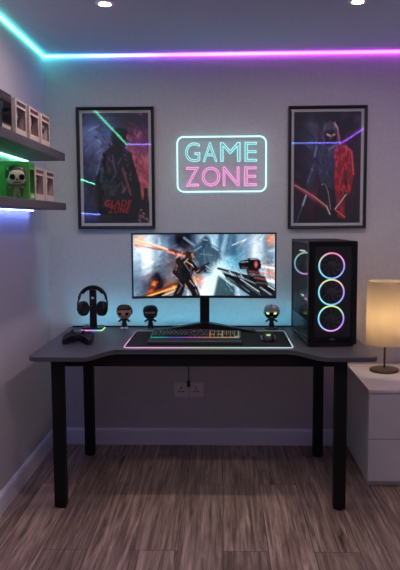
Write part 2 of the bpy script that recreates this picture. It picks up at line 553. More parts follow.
# ------------------------------------------------------------------ posters
def art_left():
    a = Art(120, 190, .626, (22, 22, 40))
    n1 = a.noise(3, 7, 9) * .6 + a.noise(4, 16, 22) * .4
    n2 = a.noise(5, 12, 14) * .6 + a.noise(6, 30, 40) * .4
    a.blend(np.clip(n1 - .35, 0, 1) * np.clip(1.0 - a.u * 1.5, 0, 1) * 1.3, (62, 84, 140))
    a.blob((.2, .22), .16, .14, (84, 108, 160), .75)
    a.blob((.36, .3), .16, .22, (72, 94, 140), .85)
    a.blob((.95, .55), .28, .34, (128, 50, 66), .9)
    a.blob((.72, .42), .16, .18, (170, 70, 90), .8)
    a.blob((.98, .8), .16, .14, (196, 92, 62), .8)
    a.blob((.86, .25), .16, .14, (96, 44, 96), .6)
    a.blend(np.clip(n2 - .52, 0, 1) * 1.6 * np.clip(a.u * 1.6 - .4, 0, 1), (230, 130, 130))
    a.blend(np.clip(n2 - .5, 0, 1) * 1.2 * np.clip(.7 - a.u, 0, 1), (120, 140, 190))
    a.blend(np.clip((a.v - .82) * 4, 0, 1) * .85, (18, 16, 26))
    a.paint(31, 260, .04, .010, .5, lambda u, v: -.9 + 1.8 * u, .55)
    # rooftops low in the picture
    a.poly([(.86, 1), (.86, .8), (.91, .78), (.92, .68), (.97, .68), (.985, .8), (1, .82), (1, 1)], (24, 16, 26), .8)
    for k in range(14):
        rng = random.Random(k)
        a.blob((.82 + .17 * rng.random(), .86 + .13 * rng.random()), .008, .006, (216, 150, 130), .9)
    # figure in a long coat seen from behind, face turned right
    dark = (15, 14, 22)
    a.poly([(.40, .30), (.30, .35), (.235, .45), (.20, .58), (.17, .80), (.22, .86), (.24, 1), (.80, 1), (.83, .92), (.90, .80), (.86, .62), (.79, .45), (.74, .37), (.64, .32), (.56, .29)], dark, .9)
    a.poly([(.46, .33), (.45, .24), (.44, .19), (.47, .15), (.54, .132), (.62, .14), (.68, .165), (.70, .20), (.685, .235), (.70, .255), (.68, .275), (.66, .30), (.62, .33)], dark, .9)
    a.line((.685, .20), (.685, .23), .012, (176, 84, 92), .8)
    a.line((.30, .355), (.205, .56), .008, (100, 118, 160), .7)
    a.line((.40, .302), (.31, .35), .008, (96, 112, 150), .6)
    a.line((.75, .38), (.86, .62), .007, (178, 70, 72), .8)
    a.line((.86, .62), (.895, .78), .007, (178, 70, 72), .6)
    rng = random.Random(5)
    for k in range(26):
        u = .36 + .36 * rng.random(); v = .36 + .36 * rng.random()
        a.line((u, v), (u + .07 * (rng.random() - .5), v + .05 * rng.random()), .006, (104 + 40 * (u > .55), 96, 112), .55)
    a.line((.45, .38), (.50, .55), .008, (84, 82, 104), .7); a.line((.50, .55), (.42, .62), .008, (84, 82, 104), .6)
    a.line((.60, .50), (.72, .74), .01, (150, 78, 76), .6)
    a.line((.30, .50), (.27, .62), .014, (44, 66, 84), .8)
    a.poly([(.28, .58), (.55, .62), (.52, .72), (.3, .68)], (34, 48, 58), 3, .7)
    a.paint(33, 240, .018, .006, .8, lambda u, v: 1.2 + (u - .5) * 2, .5, (.2, .88, .15, .78))
    return a

def art_right():
    a = Art(120, 190, .626, (17, 17, 26))
    n1 = a.noise(13, 6, 8) * .6 + a.noise(14, 15, 20) * .4
    a.blend(np.clip(n1 - .42, 0, 1) * 1.1 * np.clip(1.15 - a.v * 1.4, 0, 1), (104, 102, 134))
    a.blob((.36, .26), .12, .16, (66, 68, 92), .7)
    a.blob((.80, .55), .2, .3, (66, 26, 38), .7)
    a.blob((.30, .75), .1, .16, (74, 26, 42), .7)
    a.paint(41, 220, .05, .012, .5, lambda u, v: .6 + 2 * u, .5)
    dk, bl, rd = (16, 16, 23), (38, 42, 60), (112, 24, 30)
    # coat tails, legs
    a.poly([(.40, .62), (.30, .95), (.42, 1), (.52, .86), (.6, 1), (.72, 1), (.80, .96), (.74, .6)], dk, 1)
    a.poly([(.60, .60), (.66, .95), (.78, .97), (.76, .6)], rd, 1.2, .9)
    # torso and arms
    a.poly([(.44, .27), (.34, .31), (.305, .36), (.30, .48), (.20, .64), (.16, .70), (.205, .74), (.27, .66), (.37, .52), (.41, .66), (.60, .70), (.62, .3)], bl, .9)
    a.poly([(.60, .28), (.61, .68), (.74, .72), (.77, .50), (.82, .58), (.78, .72), (.84, .74), (.90, .58), (.88, .44), (.85, .34), (.74, .29)], rd, .9)
    a.poly([(.43, .64), (.50, .66), (.56, .80), (.60, .9), (.54, .92), (.46, .76)], (20, 18, 24), .8)
    # hood
    a.poly([(.43, .30), (.43, .17), (.46, .115), (.53, .085), (.60, .10), (.645, .15), (.67, .24), (.70, .29), (.58, .33), (.5, .33)], (62, 62, 76), .8)
    a.poly([(.455, .28), (.455, .19), (.50, .165), (.58, .165), (.625, .19), (.64, .27), (.58, .30), (.5, .30)], (10, 9, 13), .8)
    a.line((.44, .17), (.47, .11), .005, (130, 130, 146), .6); a.line((.60, .10), (.645, .15), .008, (176, 150, 160), .8)
    a.line((.645, .15), (.69, .29), .007, (184, 90, 96), .7)
    a.line((.50, .205), (.535, .215), .01, (214, 190, 176), .9); a.line((.57, .215), (.6, .205), .01, (214, 150, 140), .8)
    a.line((.545, .225), (.55, .245), .008, (160, 120, 110), .7)
    # armour and folds
    rng = random.Random(9)
    for k in range(28):
        u = .38 + .24 * rng.random(); v = .32 + .33 * rng.random()
        a.line((u, v), (u + .06 * (rng.random() - .5), v + .04 * rng.random()), .0055, (66, 70, 92), .6)
    for k in range(30):
        u = .62 + .24 * rng.random(); v = .32 + .36 * rng.random()
        a.line((u, v), (u + .05 * (rng.random() - .5), v + .05 * rng.random()), .007, (214, 64, 62), .55)
    a.line((.34, .315), (.31, .40), .009, (120, 128, 160), .7); a.line((.30, .47), (.21, .63), .008, (104, 112, 150), .6)
    a.line((.53, .34), (.60, .31), .006, (130, 130, 150), .6)
    a.line((.86, .36), (.89, .56), .009, (220, 80, 78), .8); a.line((.74, .31), (.85, .35), .009, (200, 80, 84), .6)
    a.line((.42, .655), (.47, .64), .004, (170, 160, 170), .7); a.line((.47, .64), (.52, .72), .004, (170, 150, 160), .7); a.line((.52, .72), (.56, .88), .004, (170, 150, 160), .7)
    a.paint(43, 300, .02, .006, .7, lambda u, v: 1.3 + (u - .55) * 2, .5, (.2, .9, .09, .95))
    # blades
    a.glow((.02, .655), (.50, .85), .02, (120, 24, 30), .8)
    a.line((.02, .655), (.28, .745), .0045, (216, 116, 112), .95); a.line((.28, .745), (.50, .85), .0055, (226, 128, 122), .95)
    a.line((.50, .85), (.55, .92), .006, (236, 214, 210), .9)
    a.line((.62, .875), (.77, .945), .0055, (226, 90, 86), .95)
    a.line((.79, .74), (.63, .87), .005, (210, 190, 194), .9)
    a.line((.19, .75), (.14, .84), .008, (128, 166, 214), .95); a.line((.14, .84), (.05, .99), .004, (70, 86, 120), .8)
    return a

def poster(cx, cz, w, h, art, label, yaw):
    """framed picture; the frame hangs with its back on the wall"""
    r = empty('framed_poster', (cx, YB - .002 - abs(math.sin(yaw)) * w / 2, cz), label, 'poster', None, yaw)
    fw, d = .017, .024
    mb = MB()
    # mitred frame moulding: four lofted sides in one ring
    prof = [(0, 0), (0, -d), (fw * .35, -d - .003), (fw, -d + .004), (fw, 0)]
    rings = []
    for sx, sz in ((-1, -1), (1, -1), (1, 1), (-1, 1)):
        rings.append([(sx * (w / 2 - a), b, sz * (h / 2 - a)) for a, b in prof])
    mb.loft(rings, closed_path=True, cap=False)
    mb.build('frame', M['frame'], r)
    MB().box(-w / 2 + fw - .002, w / 2 - fw + .002, -.008, -.003, -h / 2 + fw - .002, h / 2 - fw + .002).build('mount_board', M['mount'], r)
    mw = fw + .0165
    art.mesh('print', -w / 2 + mw, w / 2 - mw, -h / 2 + mw, h / 2 - mw, M['print'], r, lambda x: -.0088, 2.6)
    MB().box(-w / 2 + fw - .001, w / 2 - fw + .001, -.0165, -.0155, -h / 2 + fw - .001, h / 2 - fw + .001).build('glass_pane', M['glass'], r)
    return r, mw
pw, ph = .458, .714
pl, mw = poster(-.631, 1.687, pw, ph, art_left(), 'black framed poster of a dark coated figure with a red two line title', math.radians(1.0))
poster(.6185, 1.682, pw, ph, art_right(), 'black framed poster of a hooded figure with blades and a red coat', 0.0)
iw, ih = pw - 2 * mw, ph - 2 * mw
def on_print(u, v): return -iw / 2 + iw * u, ih / 2 - ih * v
for s, u0, u1, v0, v1 in (('GLADE', .32, .735, .787, .846), ('ZUNE', .37, .70, .850, .908)):
    me = text_mesh(s, shear=.25, offset=.006)
    x0, zb = on_print(u0, v1); x1, zt = on_print(u1, v0)
    fit_text(me, x0, x1, zb, zt, -.0094)
    me.materials.append(M['red'])
    o = link(bpy.data.objects.new('printed_title', me), pl)
    o['label'] = 'red slanted title lettering'

# ------------------------------------------------------------------ neon sign
def neon():
    cx, cz = -.003, 1.706
    r = empty('neon_sign', (cx, YB, cz), 'neon sign of cyan and pink letters in a rounded cyan border', 'neon sign')
    cyan = em('cyan_neon', (.30, .78, .80), 1.35); pink = em('pink_neon', (.92, .34, .74), 1.25); edge = em('ice_blue_neon', (.55, .98, 1.0), 1.5)
    Y = -.026
    MB().tube([(p[0], Y, p[1]) for p in rrect(.522, .320, .038, 8)], .0046, 10, closed=True).build('border_tube', edge, r, True)
    px = lambda zx: -.2725 + ((zx / 3.636 + 165) - 176) * .00591 - cx
    pz = lambda zy: 1.873 - ((zy / 3.636 + 120) - 136) * .00588 - cz
    for word, boxes, z0, z1, m in (('GAME', ((72, 130), (135, 193), (199, 276), (287, 336)), 155, 81, cyan), ('ZONE', ((73, 126), (132, 202), (208, 272), (286, 335)), 243, 169, pink)):
        for ch, (a, b) in zip(word, boxes):
            me = text_mesh(ch, outline=.016, offset=-.012)
            fit_text(me, px(a) + .003, px(b) - .003, pz(z0) + .003, pz(z1) - .003, 0)
            # tubes keep a round section: rescale depth
            for v in me.vertices: v.co.y = Y + v.co.y * .16
            for p in me.polygons: p.use_smooth = True
            me.materials.append(m)
            link(bpy.data.objects.new('letter_tube', me), r)
    for x, z in ((0, .160), (0, -.160)):
        MB().lathe([(.004, 0), (.004, -.018), (.007, -.019), (.007, -.0212), (.004, -.0214)], 12, (x, 0, z), 'Y').build('wall_clip', M['mgrey'], r, True)
neon()

# ------------------------------------------------------------------ wall shelves with boxed figures
SHX, SY0, SY1 = -.85, 1.95, 3.705
def wall_shelf(z0, z1, label):
    o = MB().box(XL + .0005, SHX, SY0, SY1, z0, z1, .003).build('wall_shelf', M['shelf'])
    return tag(o, label, 'shelf', 'floating shelves on the left wall')
wall_shelf(1.701, 1.742, 'upper dark grey floating shelf on the left wall')
wall_shelf(1.437, 1.475, 'lower dark grey floating shelf on the left wall')
led_strip('shelf_light_strip', 'Y', SY0 + .02, SY1 - .004, XL + .0006, 1.6988, [(0, (.12, 1.0, .5)), (3.3, (.18, 1.0, .55)), (3.7, (.2, 1.0, .7))], 20.0,
          'green light strip under the upper wall shelf', 'shelf light strips', 1, .004, .007, 20)
led_strip('shelf_light_strip', 'Y', SY0 + .02, SY1 - .004, XL + .02, 1.4348, [(0, (.16, .22, 1.0)), (4, (.18, .26, 1.0))], 34.0,
          'blue light strip under the lower wall shelf', 'shelf light strips', 1, .004, .007, 20)

def window_box(loc, label, bw=.160, bd=.10, bh=.152, card=None, head=None, group='figure boxes on the wall shelves', rz=0.0):
    """card box whose window side faces +X; base at z = 0"""
    card = card or M['card']; head = head or M['cardd']
    r = empty('figure_box', loc, label, 'box', group, rz)
    t = .0022
    x0, x1, y0, y1 = -bd / 2, bd / 2, -bw / 2, bw / 2
    s = MB()
    s.box(x0, x1 - t, y0, y1, 0, t); s.box(x0, x1 - t, y0, y1, bh - t, bh)
    s.box(x0, x1 - t, y0, y0 + t, t, bh - t); s.box(x0, x1 - t, y1 - t, y1, t, bh - t)
    s.build('carton', card, r)
    MB().box(x0 + .001, x0 + t + .001, y0 + t, y1 - t, t, bh - t).build('backing_card', M['cardi'], r)
    f = MB()
    a, b, c, d = y0 + .018, y1 - .010, .030, bh - .034
    f.box(x1 - t, x1, y0, a, 0, bh); f.box(x1 - t, x1, b, y1, 0, bh); f.box(x1 - t, x1, a, b, 0, c); f.box(x1 - t, x1, a, b, d, bh)
    f.build('front_frame', card, r)
    MB().box(x1 - t * .7, x1 - t * .3, a - .002, b + .002, c - .002, d + .002).build('window', M['boxpane'], r)
    MB().box(x1, x1 + .0006, y0 + .022, y1 - .008, bh - .024, bh - .008).build('header_print', head, r)
    MB().box(x1, x1 + .0006, y0 + .030, y1 - .020, .008, .022).build('title_print', M['cream'], r)
    # printed figure silhouette on the near side panel
    pts = [(-.03, .012), (.03, .012), (.034, .05), (.022, .075), (.034, .095), (.03, .13), (0, .142), (-.03, .13), (-.034, .095), (-.022, .075), (-.034, .05)]
    g = MB()
    va = [g.bm.verts.new((p[0] * bd / .11, y0 - .0005, p[1] * bh / .152)) for p in pts]
    vb = [g.bm.verts.new((p[0] * bd / .11, y0, p[1] * bh / .152)) for p in pts]
    g.bm.faces.new(va); g.bm.faces.new(vb)
    for i in range(len(pts)): g.bm.faces.new((va[i], va[(i + 1) % len(pts)], vb[(i + 1) % len(pts)], vb[i]))
    g.build('side_print', M['tan'] if card is not M['cardg'] else M['olive'], r)
    return r

# ------------------------------------------------------------------ big-headed vinyl figures
def body_mesh(name, mat, parent, s=1.0, spread=.03, arm_bend=.006):
    """one continuous body: torso, two arms, two legs grown from a skeleton"""
    J = [((0, 0, .030), .0125), ((0, 0, .045), .0125), ((0, 0, .058), .0095), ((0, 0, .064), .006),
         ((-.010, 0, .020), .0085), ((-.011, 0, .008), .008), ((-.011, -.007, .0045), .0065),
         ((.010, 0, .020), .0085), ((.011, 0, .008), .008), ((.011, -.007, .0045), .0065),
         ((-.018, 0, .054), .0065), ((-spread, -.003, .044), .006), ((-spread - .004, -.012, .042 + arm_bend), .0055),
         ((.018, 0, .054), .0065), ((spread, -.003, .044), .006), ((spread + .004, -.012, .042 + arm_bend), .0055)]
    E = [(0, 1), (1, 2), (2, 3), (0, 4), (4, 5), (5, 6), (0, 7), (7, 8), (8, 9), (2, 10), (10, 11), (11, 12), (2, 13), (13, 14), (14, 15)]
    me = bpy.data.meshes.new(name)
    me.from_pydata([Vector(p) * s for p, _ in J], E, [])
    o = link(bpy.data.objects.new(name, me), parent)
    o.modifiers.new('skin', 'SKIN').use_smooth_shade = True
    for i, (_, r) in enumerate(J): me.skin_vertices[0].data[i].radius = (r * s, r * s)
    me.skin_vertices[0].data[0].use_root = True
    o.modifiers.new('sub', 'SUBSURF').levels = 1; o.modifiers['sub'].render_levels = 1
    me.materials.append(mat)
    return o

def rounded_head(mb, c, w, d, h, power=2.8, u=22, v=14, zmin=-1.0, zmax=1.0, grow=0.0):
    """super-ellipsoid head"""
    sg = lambda x, p: math.copysign(abs(x) ** p, x)
    e = 2.0 / power
    rings = []
    for j in range(v + 1):
        ph = -PI / 2 + PI * j / v
        z = sg(math.sin(ph), e)
        if z < zmin - 1e-6 or z > zmax + 1e-6: continue
        rr = max(1e-3, abs(math.cos(ph)) ** e)
        rings.append([(c[0] + (w / 2 + grow) * rr * sg(math.cos(2 * PI * k / u), e), c[1] + (d / 2 + grow) * rr * sg(math.sin(2 * PI * k / u), e), c[2] + (h / 2 + grow) * z) for k in range(u)])
    mb.loft(rings)
    return mb

def figure(loc, label, skin, hair, cloth, s=1.0, style='hair', rz=0.0, group=None, shoe=None, eye=None):
    r = empty('vinyl_figure', loc, label, 'figurine', group, rz)
    body_mesh('body', cloth, r, s)
    hc = (0, 0, .098 * s)
    w, d, h = .082 * s, .066 * s, .074 * s
    head = rounded_head(MB(), hc, w, d, h).build('head', skin, r, True)
    ey = -d / 2 - .0012 * s
    if style in ('hair', 'mask', 'skull'):
        for sx in (-1, 1):
            er = (.0125 if style == 'skull' else .0085) * s
            MB().lathe([(.001 * s, -.0024 * s), (er, -.0018 * s), (er, .004 * s)], 16, (sx * .020 * s, ey + .001 * s, .092 * s), 'Y').build('eye', eye or M['gloss'], head, True)
    if style == 'hair':
        mb = MB()
        rounded_head(mb, (0, .004 * s, hc[2] + .004 * s), w, d, h, zmin=.30, grow=.0035 * s)
        mb.box(-w / 2 - .004 * s, w / 2 + .004 * s, -.004 * s, d / 2 + .006 * s, hc[2] - .016 * s, hc[2] + .018 * s, .006 * s)
        for k in range(5):
            mb.sphere(((k - 2) * .014 * s, -d / 2 + .004 * s, hc[2] + .022 * s), .010 * s, (1, .7, .6), 10, 6)
        mb.build('hair', hair, head, True)
        MB().sphere((0, ey, .086 * s), .0035 * s, (1, 1, .8), 10, 6).build('nose', skin, head, True)
        for sx in (-1, 1): MB().sphere((sx * (w / 2), 0, .090 * s), .007 * s, (.5, 1, 1.2), 10, 6).build('ear', skin, head, True)
    elif style == 'visor':
        mb = MB(); rounded_head(mb, (0, .002 * s, hc[2]), w, d, h, zmin=-.2, grow=.003 * s); mb.build('hood', hair, head, True)
        MB().box(-.030 * s, .026 * s, -d / 2 - .005 * s, -d / 2 + .004 * s, .094 * s, .104 * s, .003 * s).build('eye_band', M['tan'], head, True)
        mb = MB(); mb.box(-.026 * s, .026 * s, -d / 2 - .004 * s, -d / 2 + .006 * s, .066 * s, .088 * s, .006 * s); mb.build('face_mask', M['black'], head, True)
    elif style == 'alien':
        mb = MB(); rounded_head(mb, (0, .003 * s, hc[2] + .003 * s), w, d, h, zmin=-.05, grow=.003 * s)
        mb.box(-.004 * s, .004 * s, -d / 2 - .002 * s, d / 2 + .004 * s, hc[2] + .02 * s, hc[2] + .046 * s, .003 * s)
        mb.build('helmet', hair, head, True)
        gl = em('glowing_eyes', (.72, 1.0, .30), .9)
        for sx in (-1, 1):
            Mx = Matrix.Translation(Vector((sx * .021 * s, -d / 2 - .004 * s, .096 * s))) @ Matrix.Rotation(sx * math.radians(-22), 4, 'Y')
            mb = MB(); mb.sphere((0, 0, 0), .0105 * s, (1, .4, .62), 14, 8); mb.xf(Mx); mb.build('eye', gl, head, True)
        MB().box(-.010 * s, .010 * s, -d / 2 - .004 * s, -d / 2 + .004 * s, .066 * s, .078 * s, .003 * s).build('mouth_grille', M['dgrey'], head, True)
        for sx in (-1, 1): MB().lathe([(.011 * s, -.004 * s), (.013 * s, 0), (.011 * s, .004 * s)], 14, (sx * (w / 2 + .002 * s), 0, .096 * s), 'X').build('ear_disc', hair, head, True)
        MB().lathe([(.038 * s, 0), (.040 * s, .002 * s), (.037 * s, .0085 * s)], 28).build('base_disc', M['dgrey'], r, True)
    elif style == 'skull':
        mb = MB(); rounded_head(mb, (0, .006 * s, hc[2] + .004 * s), w, d, h, zmin=-.4, grow=.004 * s); mb.build('hood', hair, head, True)
        MB().box(-.004 * s, .004 * s, ey - .0005 * s, ey + .006 * s, .078 * s, .086 * s, .001 * s).build('nose_hollow', M['gloss'], head)
        MB().box(-.017 * s, .017 * s, ey - .0005 * s, ey + .006 * s, .068 * s, .072 * s, .001 * s).build('teeth', M['gloss'], head)
    if shoe:
        for sx in (-1, 1):
            MB().sphere((sx * .0125 * s, -.006 * s, .0062 * s), .0115 * s, (.95, 1.35, .54), 12, 8).build('shoe', shoe, r, True)
    return r

# boxes on the upper shelf, nearest the viewer first, each with its figure inside
BX = -.918
ZU, ZW = 1.742, 1.475
zin = .0023
specs = [
    (2.757, ZU, 'box at the near end of the upper shelf, cut by the photo edge', M['cardi'], M['cardd'], 'figure in the box at the near end of the upper shelf', M['navy'], M['hair'], 'hair', None),
    (2.968, ZU, 'pale figure box second from the near end of the upper shelf', None, M['cardd'], 'grey faced figure inside the second box of the upper shelf', M['gunmetal'], M['navy'], 'mask', None),
    (3.176, ZU, 'pale figure box third from the near end of the upper shelf', None, pm('brown_red_print', srgb(96, 40, 44), .6, var=.3), 'tan figure inside the third box of the upper shelf', M['tan'], M['hair'], 'hair', None),
    (3.374, ZU, 'pale figure box at the far end of the upper shelf', None, pm('rust_print', srgb(120, 66, 52), .6, var=.3), 'brown figure inside the far box of the upper shelf', M['skin'], M['hair'], 'visor', None),
    (3.242, ZW, 'pale figure box beside the green box on the lower shelf', None, pm('umber_print', srgb(110, 82, 66), .6, var=.3), 'dark haired figure inside the lower shelf box beside the green box', M['skin'], M['hair'], 'hair', None),
    (3.438, ZW, 'pale figure box at the far end of the lower shelf', None, M['cardd'], 'cream figure inside the far box of the lower shelf', M['cream'], M['hair'], 'mask', None),
]
for (y, z, lb, card, head, flb, skin, hair, style, _) in specs:
    window_box((BX, y, z), lb, card=card, head=head)
    figure((BX + .002, y, z + zin), flb, skin, hair, M['navy'] if skin is not M['navy'] else M['dgrey'], s=.98, style=style, rz=PI / 2, group='figures inside the window boxes')
# green box whose printed side faces the viewer, with a figure standing before it
window_box((-.925, 3.082, ZW), 'green printed figure box on the lower shelf', bw=.10, bd=.13, bh=.168, card=M['cardg'], head=M['greenv'])
figure((-.897, 2.962, ZW), 'cream skull faced figure in a green hood on the lower shelf', M['cream'], pm('dark_green_vinyl', srgb(38, 56, 34), .5, var=.3), M['olive'], s=1.0, style='skull', rz=.45)

# ------------------------------------------------------------------ desk
DX0, DX1, DYB, DZ = -.907, .713, 4.0, .75
DC = (DX0 + DX1) / 2
def desk():
    r = empty('gaming_desk', (DC, 3.55, 0), 'charcoal gaming desk with a recessed front edge and black square legs', 'desk')
    ox, oy = DC, 3.55
    def S(x0, y0, x1, y1, n=12):
        out = []
        for k in range(n + 1):
            t = k / n; e = t * t * (3 - 2 * t)
            out.append((x0 + (x1 - x0) * t, y0 + (y1 - y0) * e))
        return out
    pts = []
    def arc(cx, cy, rad, a0, a1, n=7):
        for k in range(n + 1):
            a = math.radians(a0 + (a1 - a0) * k / n); pts.append((cx + rad * math.cos(a), cy + rad * math.sin(a)))
    yw, yc = 3.075, 3.262
    arc(DX0 + .045, yw + .045, .045, 180, 270)
    pts += S(-.645, yw, -.515, yc)
    pts += S(.305, yc, .49, yw)
    arc(DX1 - .045, yw + .045, .045, 270, 360)
    arc(DX1 - .03, DYB - .03, .03, 0, 90, 4)
    arc(DX0 + .03, DYB - .03, .03, 90, 180, 4)
    pts = [(x - ox, y - oy) for x, y in pts]
    MB().prism(pts, DZ - .021, DZ, bev=.003).build('desktop', M['desk'], r)
    zt = DZ - .0215
    for lx, ly in ((-.782, 3.157), (.553, 3.157), (-.782, 3.885), (.553, 3.885)):
        x, y = lx - ox, ly - oy
        lg = MB().box(x - .0275, x + .0275, y - .0275, y + .0275, .008, zt, .003).build('leg', M['blackmetal'], r)
        MB().lathe([(.018, 0), (.020, .002), (.020, .008)], 16, (x, y, 0)).build('foot', M['matte'], lg, True)
    f = MB()
    f.box(-.782 - .02 - ox, .553 + .0275 - ox, 3.285 - oy, 3.325 - oy, .662, zt, .002)
    f.build('front_beam', M['blackmetal'], r)
    MB().box(-.782 + .028 - ox, .553 - .028 - ox, 3.865 - oy, 3.905 - oy, .662, zt, .002).build('rear_beam', M['blackmetal'], r)
    for x in (-.782, .553):
        MB().box(x - .02 - ox, x + .02 - ox, 3.3255 - oy, 3.857 - oy, .662, zt, .002).build('side_beam', M['blackmetal'], r)
desk()
# light strip at the back of the desk, in a low black channel open to the wall
r = empty('light_strip', (-.21, 3.975, DZ), 'cyan light strip along the back edge of the desk', 'light strip')
MB().box(-.68, .68, -.006, -.004, 0, .0088).box(-.68, .68, -.004, .012, 0, .0015).build('channel', M['matte'], r)
MB().box(-.675, .675, -.0036, .003, .0018, .0050).build('led_tape', em('cyan_desk_leds', (.18, .76, 1.0), 40.0), r)

# ------------------------------------------------------------------ monitor
def art_screen():
    a = Art(300, 128, 2.4, (120, 146, 170))
    streak = a.noise(21, 60, 3) * .5 + a.noise(22, 26, 5) * .5
    cloud = a.noise(23, 9, 6) * .6 + a.noise(24, 22, 14) * .4
    a.blend(np.clip(cloud - .35, 0, 1) * 1.3, (58, 72, 92))
    a.blend(np.clip(streak - .5, 0, 1) * 1.9, (214, 230, 240))
    a.blob((.08, .25), .22, .35, (226, 238, 244), .75)
    a.blob((.09, .42), .12, .2, (235, 242, 246), .55)
    a.blob((.02, .6), .12, .2, (98, 126, 150), .6)
    a.blob((.55, .25), .26, .3, (176, 212, 228), .8)
    a.blob((.70, .45), .3, .25, (80, 150, 178), .65)
    a.blob((.60, .70), .2, .3, (196, 238, 248), .95)
    a.blob((.48, .92), .2, .25, (214, 232, 240), .9)
    a.blob((.86, .3), .16, .4, (206, 216, 224), .75)
    a.blob((.98, .62), .12, .12, (214, 150, 130), .6)
    # buildings, dark vertical masses
    for (u0, u1, v0, v1, c, o) in ((.25, .30, 0, .5, (60, 70, 92), .55), (.30, .41, 0, .22, (36, 34, 44), .8), (.34, .44, 0, .3, (52, 52, 66), .6), (.60, .73, 0, .35, (58, 84, 108), .7), (.13, .17, 0, .6, (120, 140, 160), .5),
                                   (.79, .84, 0, .45, (96, 120, 142), .6), (.92, .97, .05, .5, (110, 118, 130), .6), (.03, .06, .3, .62, (70, 96, 120), .6), (.18, .22, .3, .75, (90, 108, 128), .5)):
        a.poly([(u0, v0), (u1, v0), (u1, v1), (u0, v1)], c, 2.4, o)
    # rust and orange blur on the left and in the middle
    a.blob((.33, .50), .24, .25, (120, 84, 78), .75)
    a.blob((.14, .82), .2, .22, (56, 46, 56), .8)
    a.blob((.28, .85), .2, .12, (150, 96, 66), .8)
    a.blob((.47, .72), .1, .2, (176, 86, 74), .7)
    a.blob((.97, .08), .05, .1, (236, 140, 96), .9)
    # street left blurs: a dark runner with an orange glow
    a.poly([(.12, 1), (.13, .72), (.15, .62), (.18, .62), (.20, .72), (.22, 1)], (36, 30, 40), 3, .9)
    a.blob((.145, .80), .045, .06, (240, 130, 80), .95); a.blob((.125, .93), .05, .06, (232, 112, 60), .85)
    for p, q, c, w_ in (((.0, .08), (.22, .22), (244, 186, 150), .012), ((.06, .12), (.30, .30), (226, 120, 90), .012), ((.02, .17), (.2, .25), (150, 70, 60), .014), ((.24, .28), (.40, .38), (240, 150, 120), .012), ((.26, .25), (.42, .35), (90, 52, 54), .014),
                        ((.1, 1.0), (.46, .72), (226, 130, 70), .016), ((.2, 1.0), (.42, .80), (246, 206, 150), .010), ((.16, .92), (.40, .70), (90, 60, 60), .016), ((.06, 1.0), (.34, .78), (120, 70, 50), .016),
                        ((.70, .18), (.84, .05), (200, 220, 230), .008), ((.84, .50), (1.0, .55), (244, 214, 200), .012), ((.86, .62), (1.0, .63), (206, 130, 110), .012), ((.88, .70), (1.0, .76), (240, 232, 226), .014), ((.9, .86), (1.0, .92), (226, 214, 214), .016)):
        a.line(p, q, w_, c, .85, 1.4)
    # a giant shape looming behind, blurred
    g = (60, 84, 104)
    a.poly([(.42, .35), (.44, .20), (.48, .12), (.53, .12), (.56, .22), (.62, .26), (.64, .42), (.58, .50), (.60, .66), (.44, .66), (.46, .46)], g, 3.2, .8)
    a.blob((.52, .18), .05, .09, (44, 60, 78), .8)
    a.blob((.335, .10), .11, .1, (34, 34, 44), .85); a.line((.36, .06), (.43, .18), .02, (150, 170, 190), .6)
    rad = lambda u, v: math.atan2(v - .6, (u - .595) * 2.4)
    a.paint(51, 420, .05, .014, .28, lambda u, v: rad(u, v) if u > .35 else 2.7, .5)
    a.paint(52, 360, .018, .007, .45, lambda u, v: rad(u, v) + .6, .45)
    a.blob((.60, .72), .22, .3, (214, 242, 250), .75); a.blob((.07, .33), .16, .3, (226, 238, 246), .55); a.blob((.52, .95), .16, .2, (226, 238, 244), .6)
    a.blob((.86, .28), .1, .3, (224, 232, 238), .5); a.line((.60, .6), (.66, .0), .03, (190, 226, 240), .5, 2); a.line((.56, .55), (.50, .0), .03, (206, 228, 238), .4, 2)
    a.blob((.05, .10), .09, .1, (232, 160, 120), .7); a.line((.02, .08), (.24, .24), .012, (250, 214, 190), .8, 1.4); a.line((.1, 1.0), (.44, .76), .012, (250, 190, 120), .8, 1.4)
    a.line((.84, .50), (1.0, .55), .014, (250, 226, 214), .8, 1.4); a.line((.88, .72), (1.0, .78), .014, (244, 236, 230), .85, 1.4)
    s_ = 1.3
    a.a = np.clip((a.a - .52) * s_ + .54, .02, 1.0)
    # the giant again, sharper about head and shoulders
    g2 = (44, 66, 86)
    a.poly([(.425, .40), (.43, .24), (.465, .17), (.485, .06), (.515, .03), (.54, .07), (.55, .17), (.60, .22), (.625, .40), (.59, .46), (.585, .62), (.535, .66), (.46, .60), (.455, .46)], g2, 2.2, .72)
    a.blob((.512, .10), .045, .07, (30, 44, 60), .8); a.line((.50, .09), (.525, .10), .012, (150, 190, 206), .7)
    a.line((.44, .26), (.48, .20), .014, (150, 180, 198), .6); a.line((.56, .20), (.60, .26), .014, (170, 204, 218), .7)
    a.line((.47, .32), (.56, .34), .012, (110, 140, 160), .6); a.line((.50, .24), (.51, .50), .010, (100, 132, 152), .6)
    a.paint(55, 140, .016, .006, .6, lambda u, v: 1.2, .5, (.42, .64, .02, .64))
    # running soldier
    D = (22, 20, 27)
    a.poly([(.315, .50), (.335, .42), (.365, .37), (.40, .39), (.43, .47), (.425, .60), (.40, .72), (.345, .74), (.325, .63)], D, .9)
    a.poly([(.368, .37), (.370, .29), (.392, .255), (.418, .27), (.430, .32), (.428, .38), (.408, .43), (.38, .42)], (44, 32, 32), .8)
    a.line((.418, .325), (.424, .37), .022, (186, 130, 100), .85)
    a.poly([(.335, .68), (.405, .68), (.43, .80), (.45, .86), (.472, 1), (.415, 1), (.400, .92), (.365, .80), (.36, .90), (.34, 1), (.275, 1), (.305, .86), (.318, .76)], D, .9)
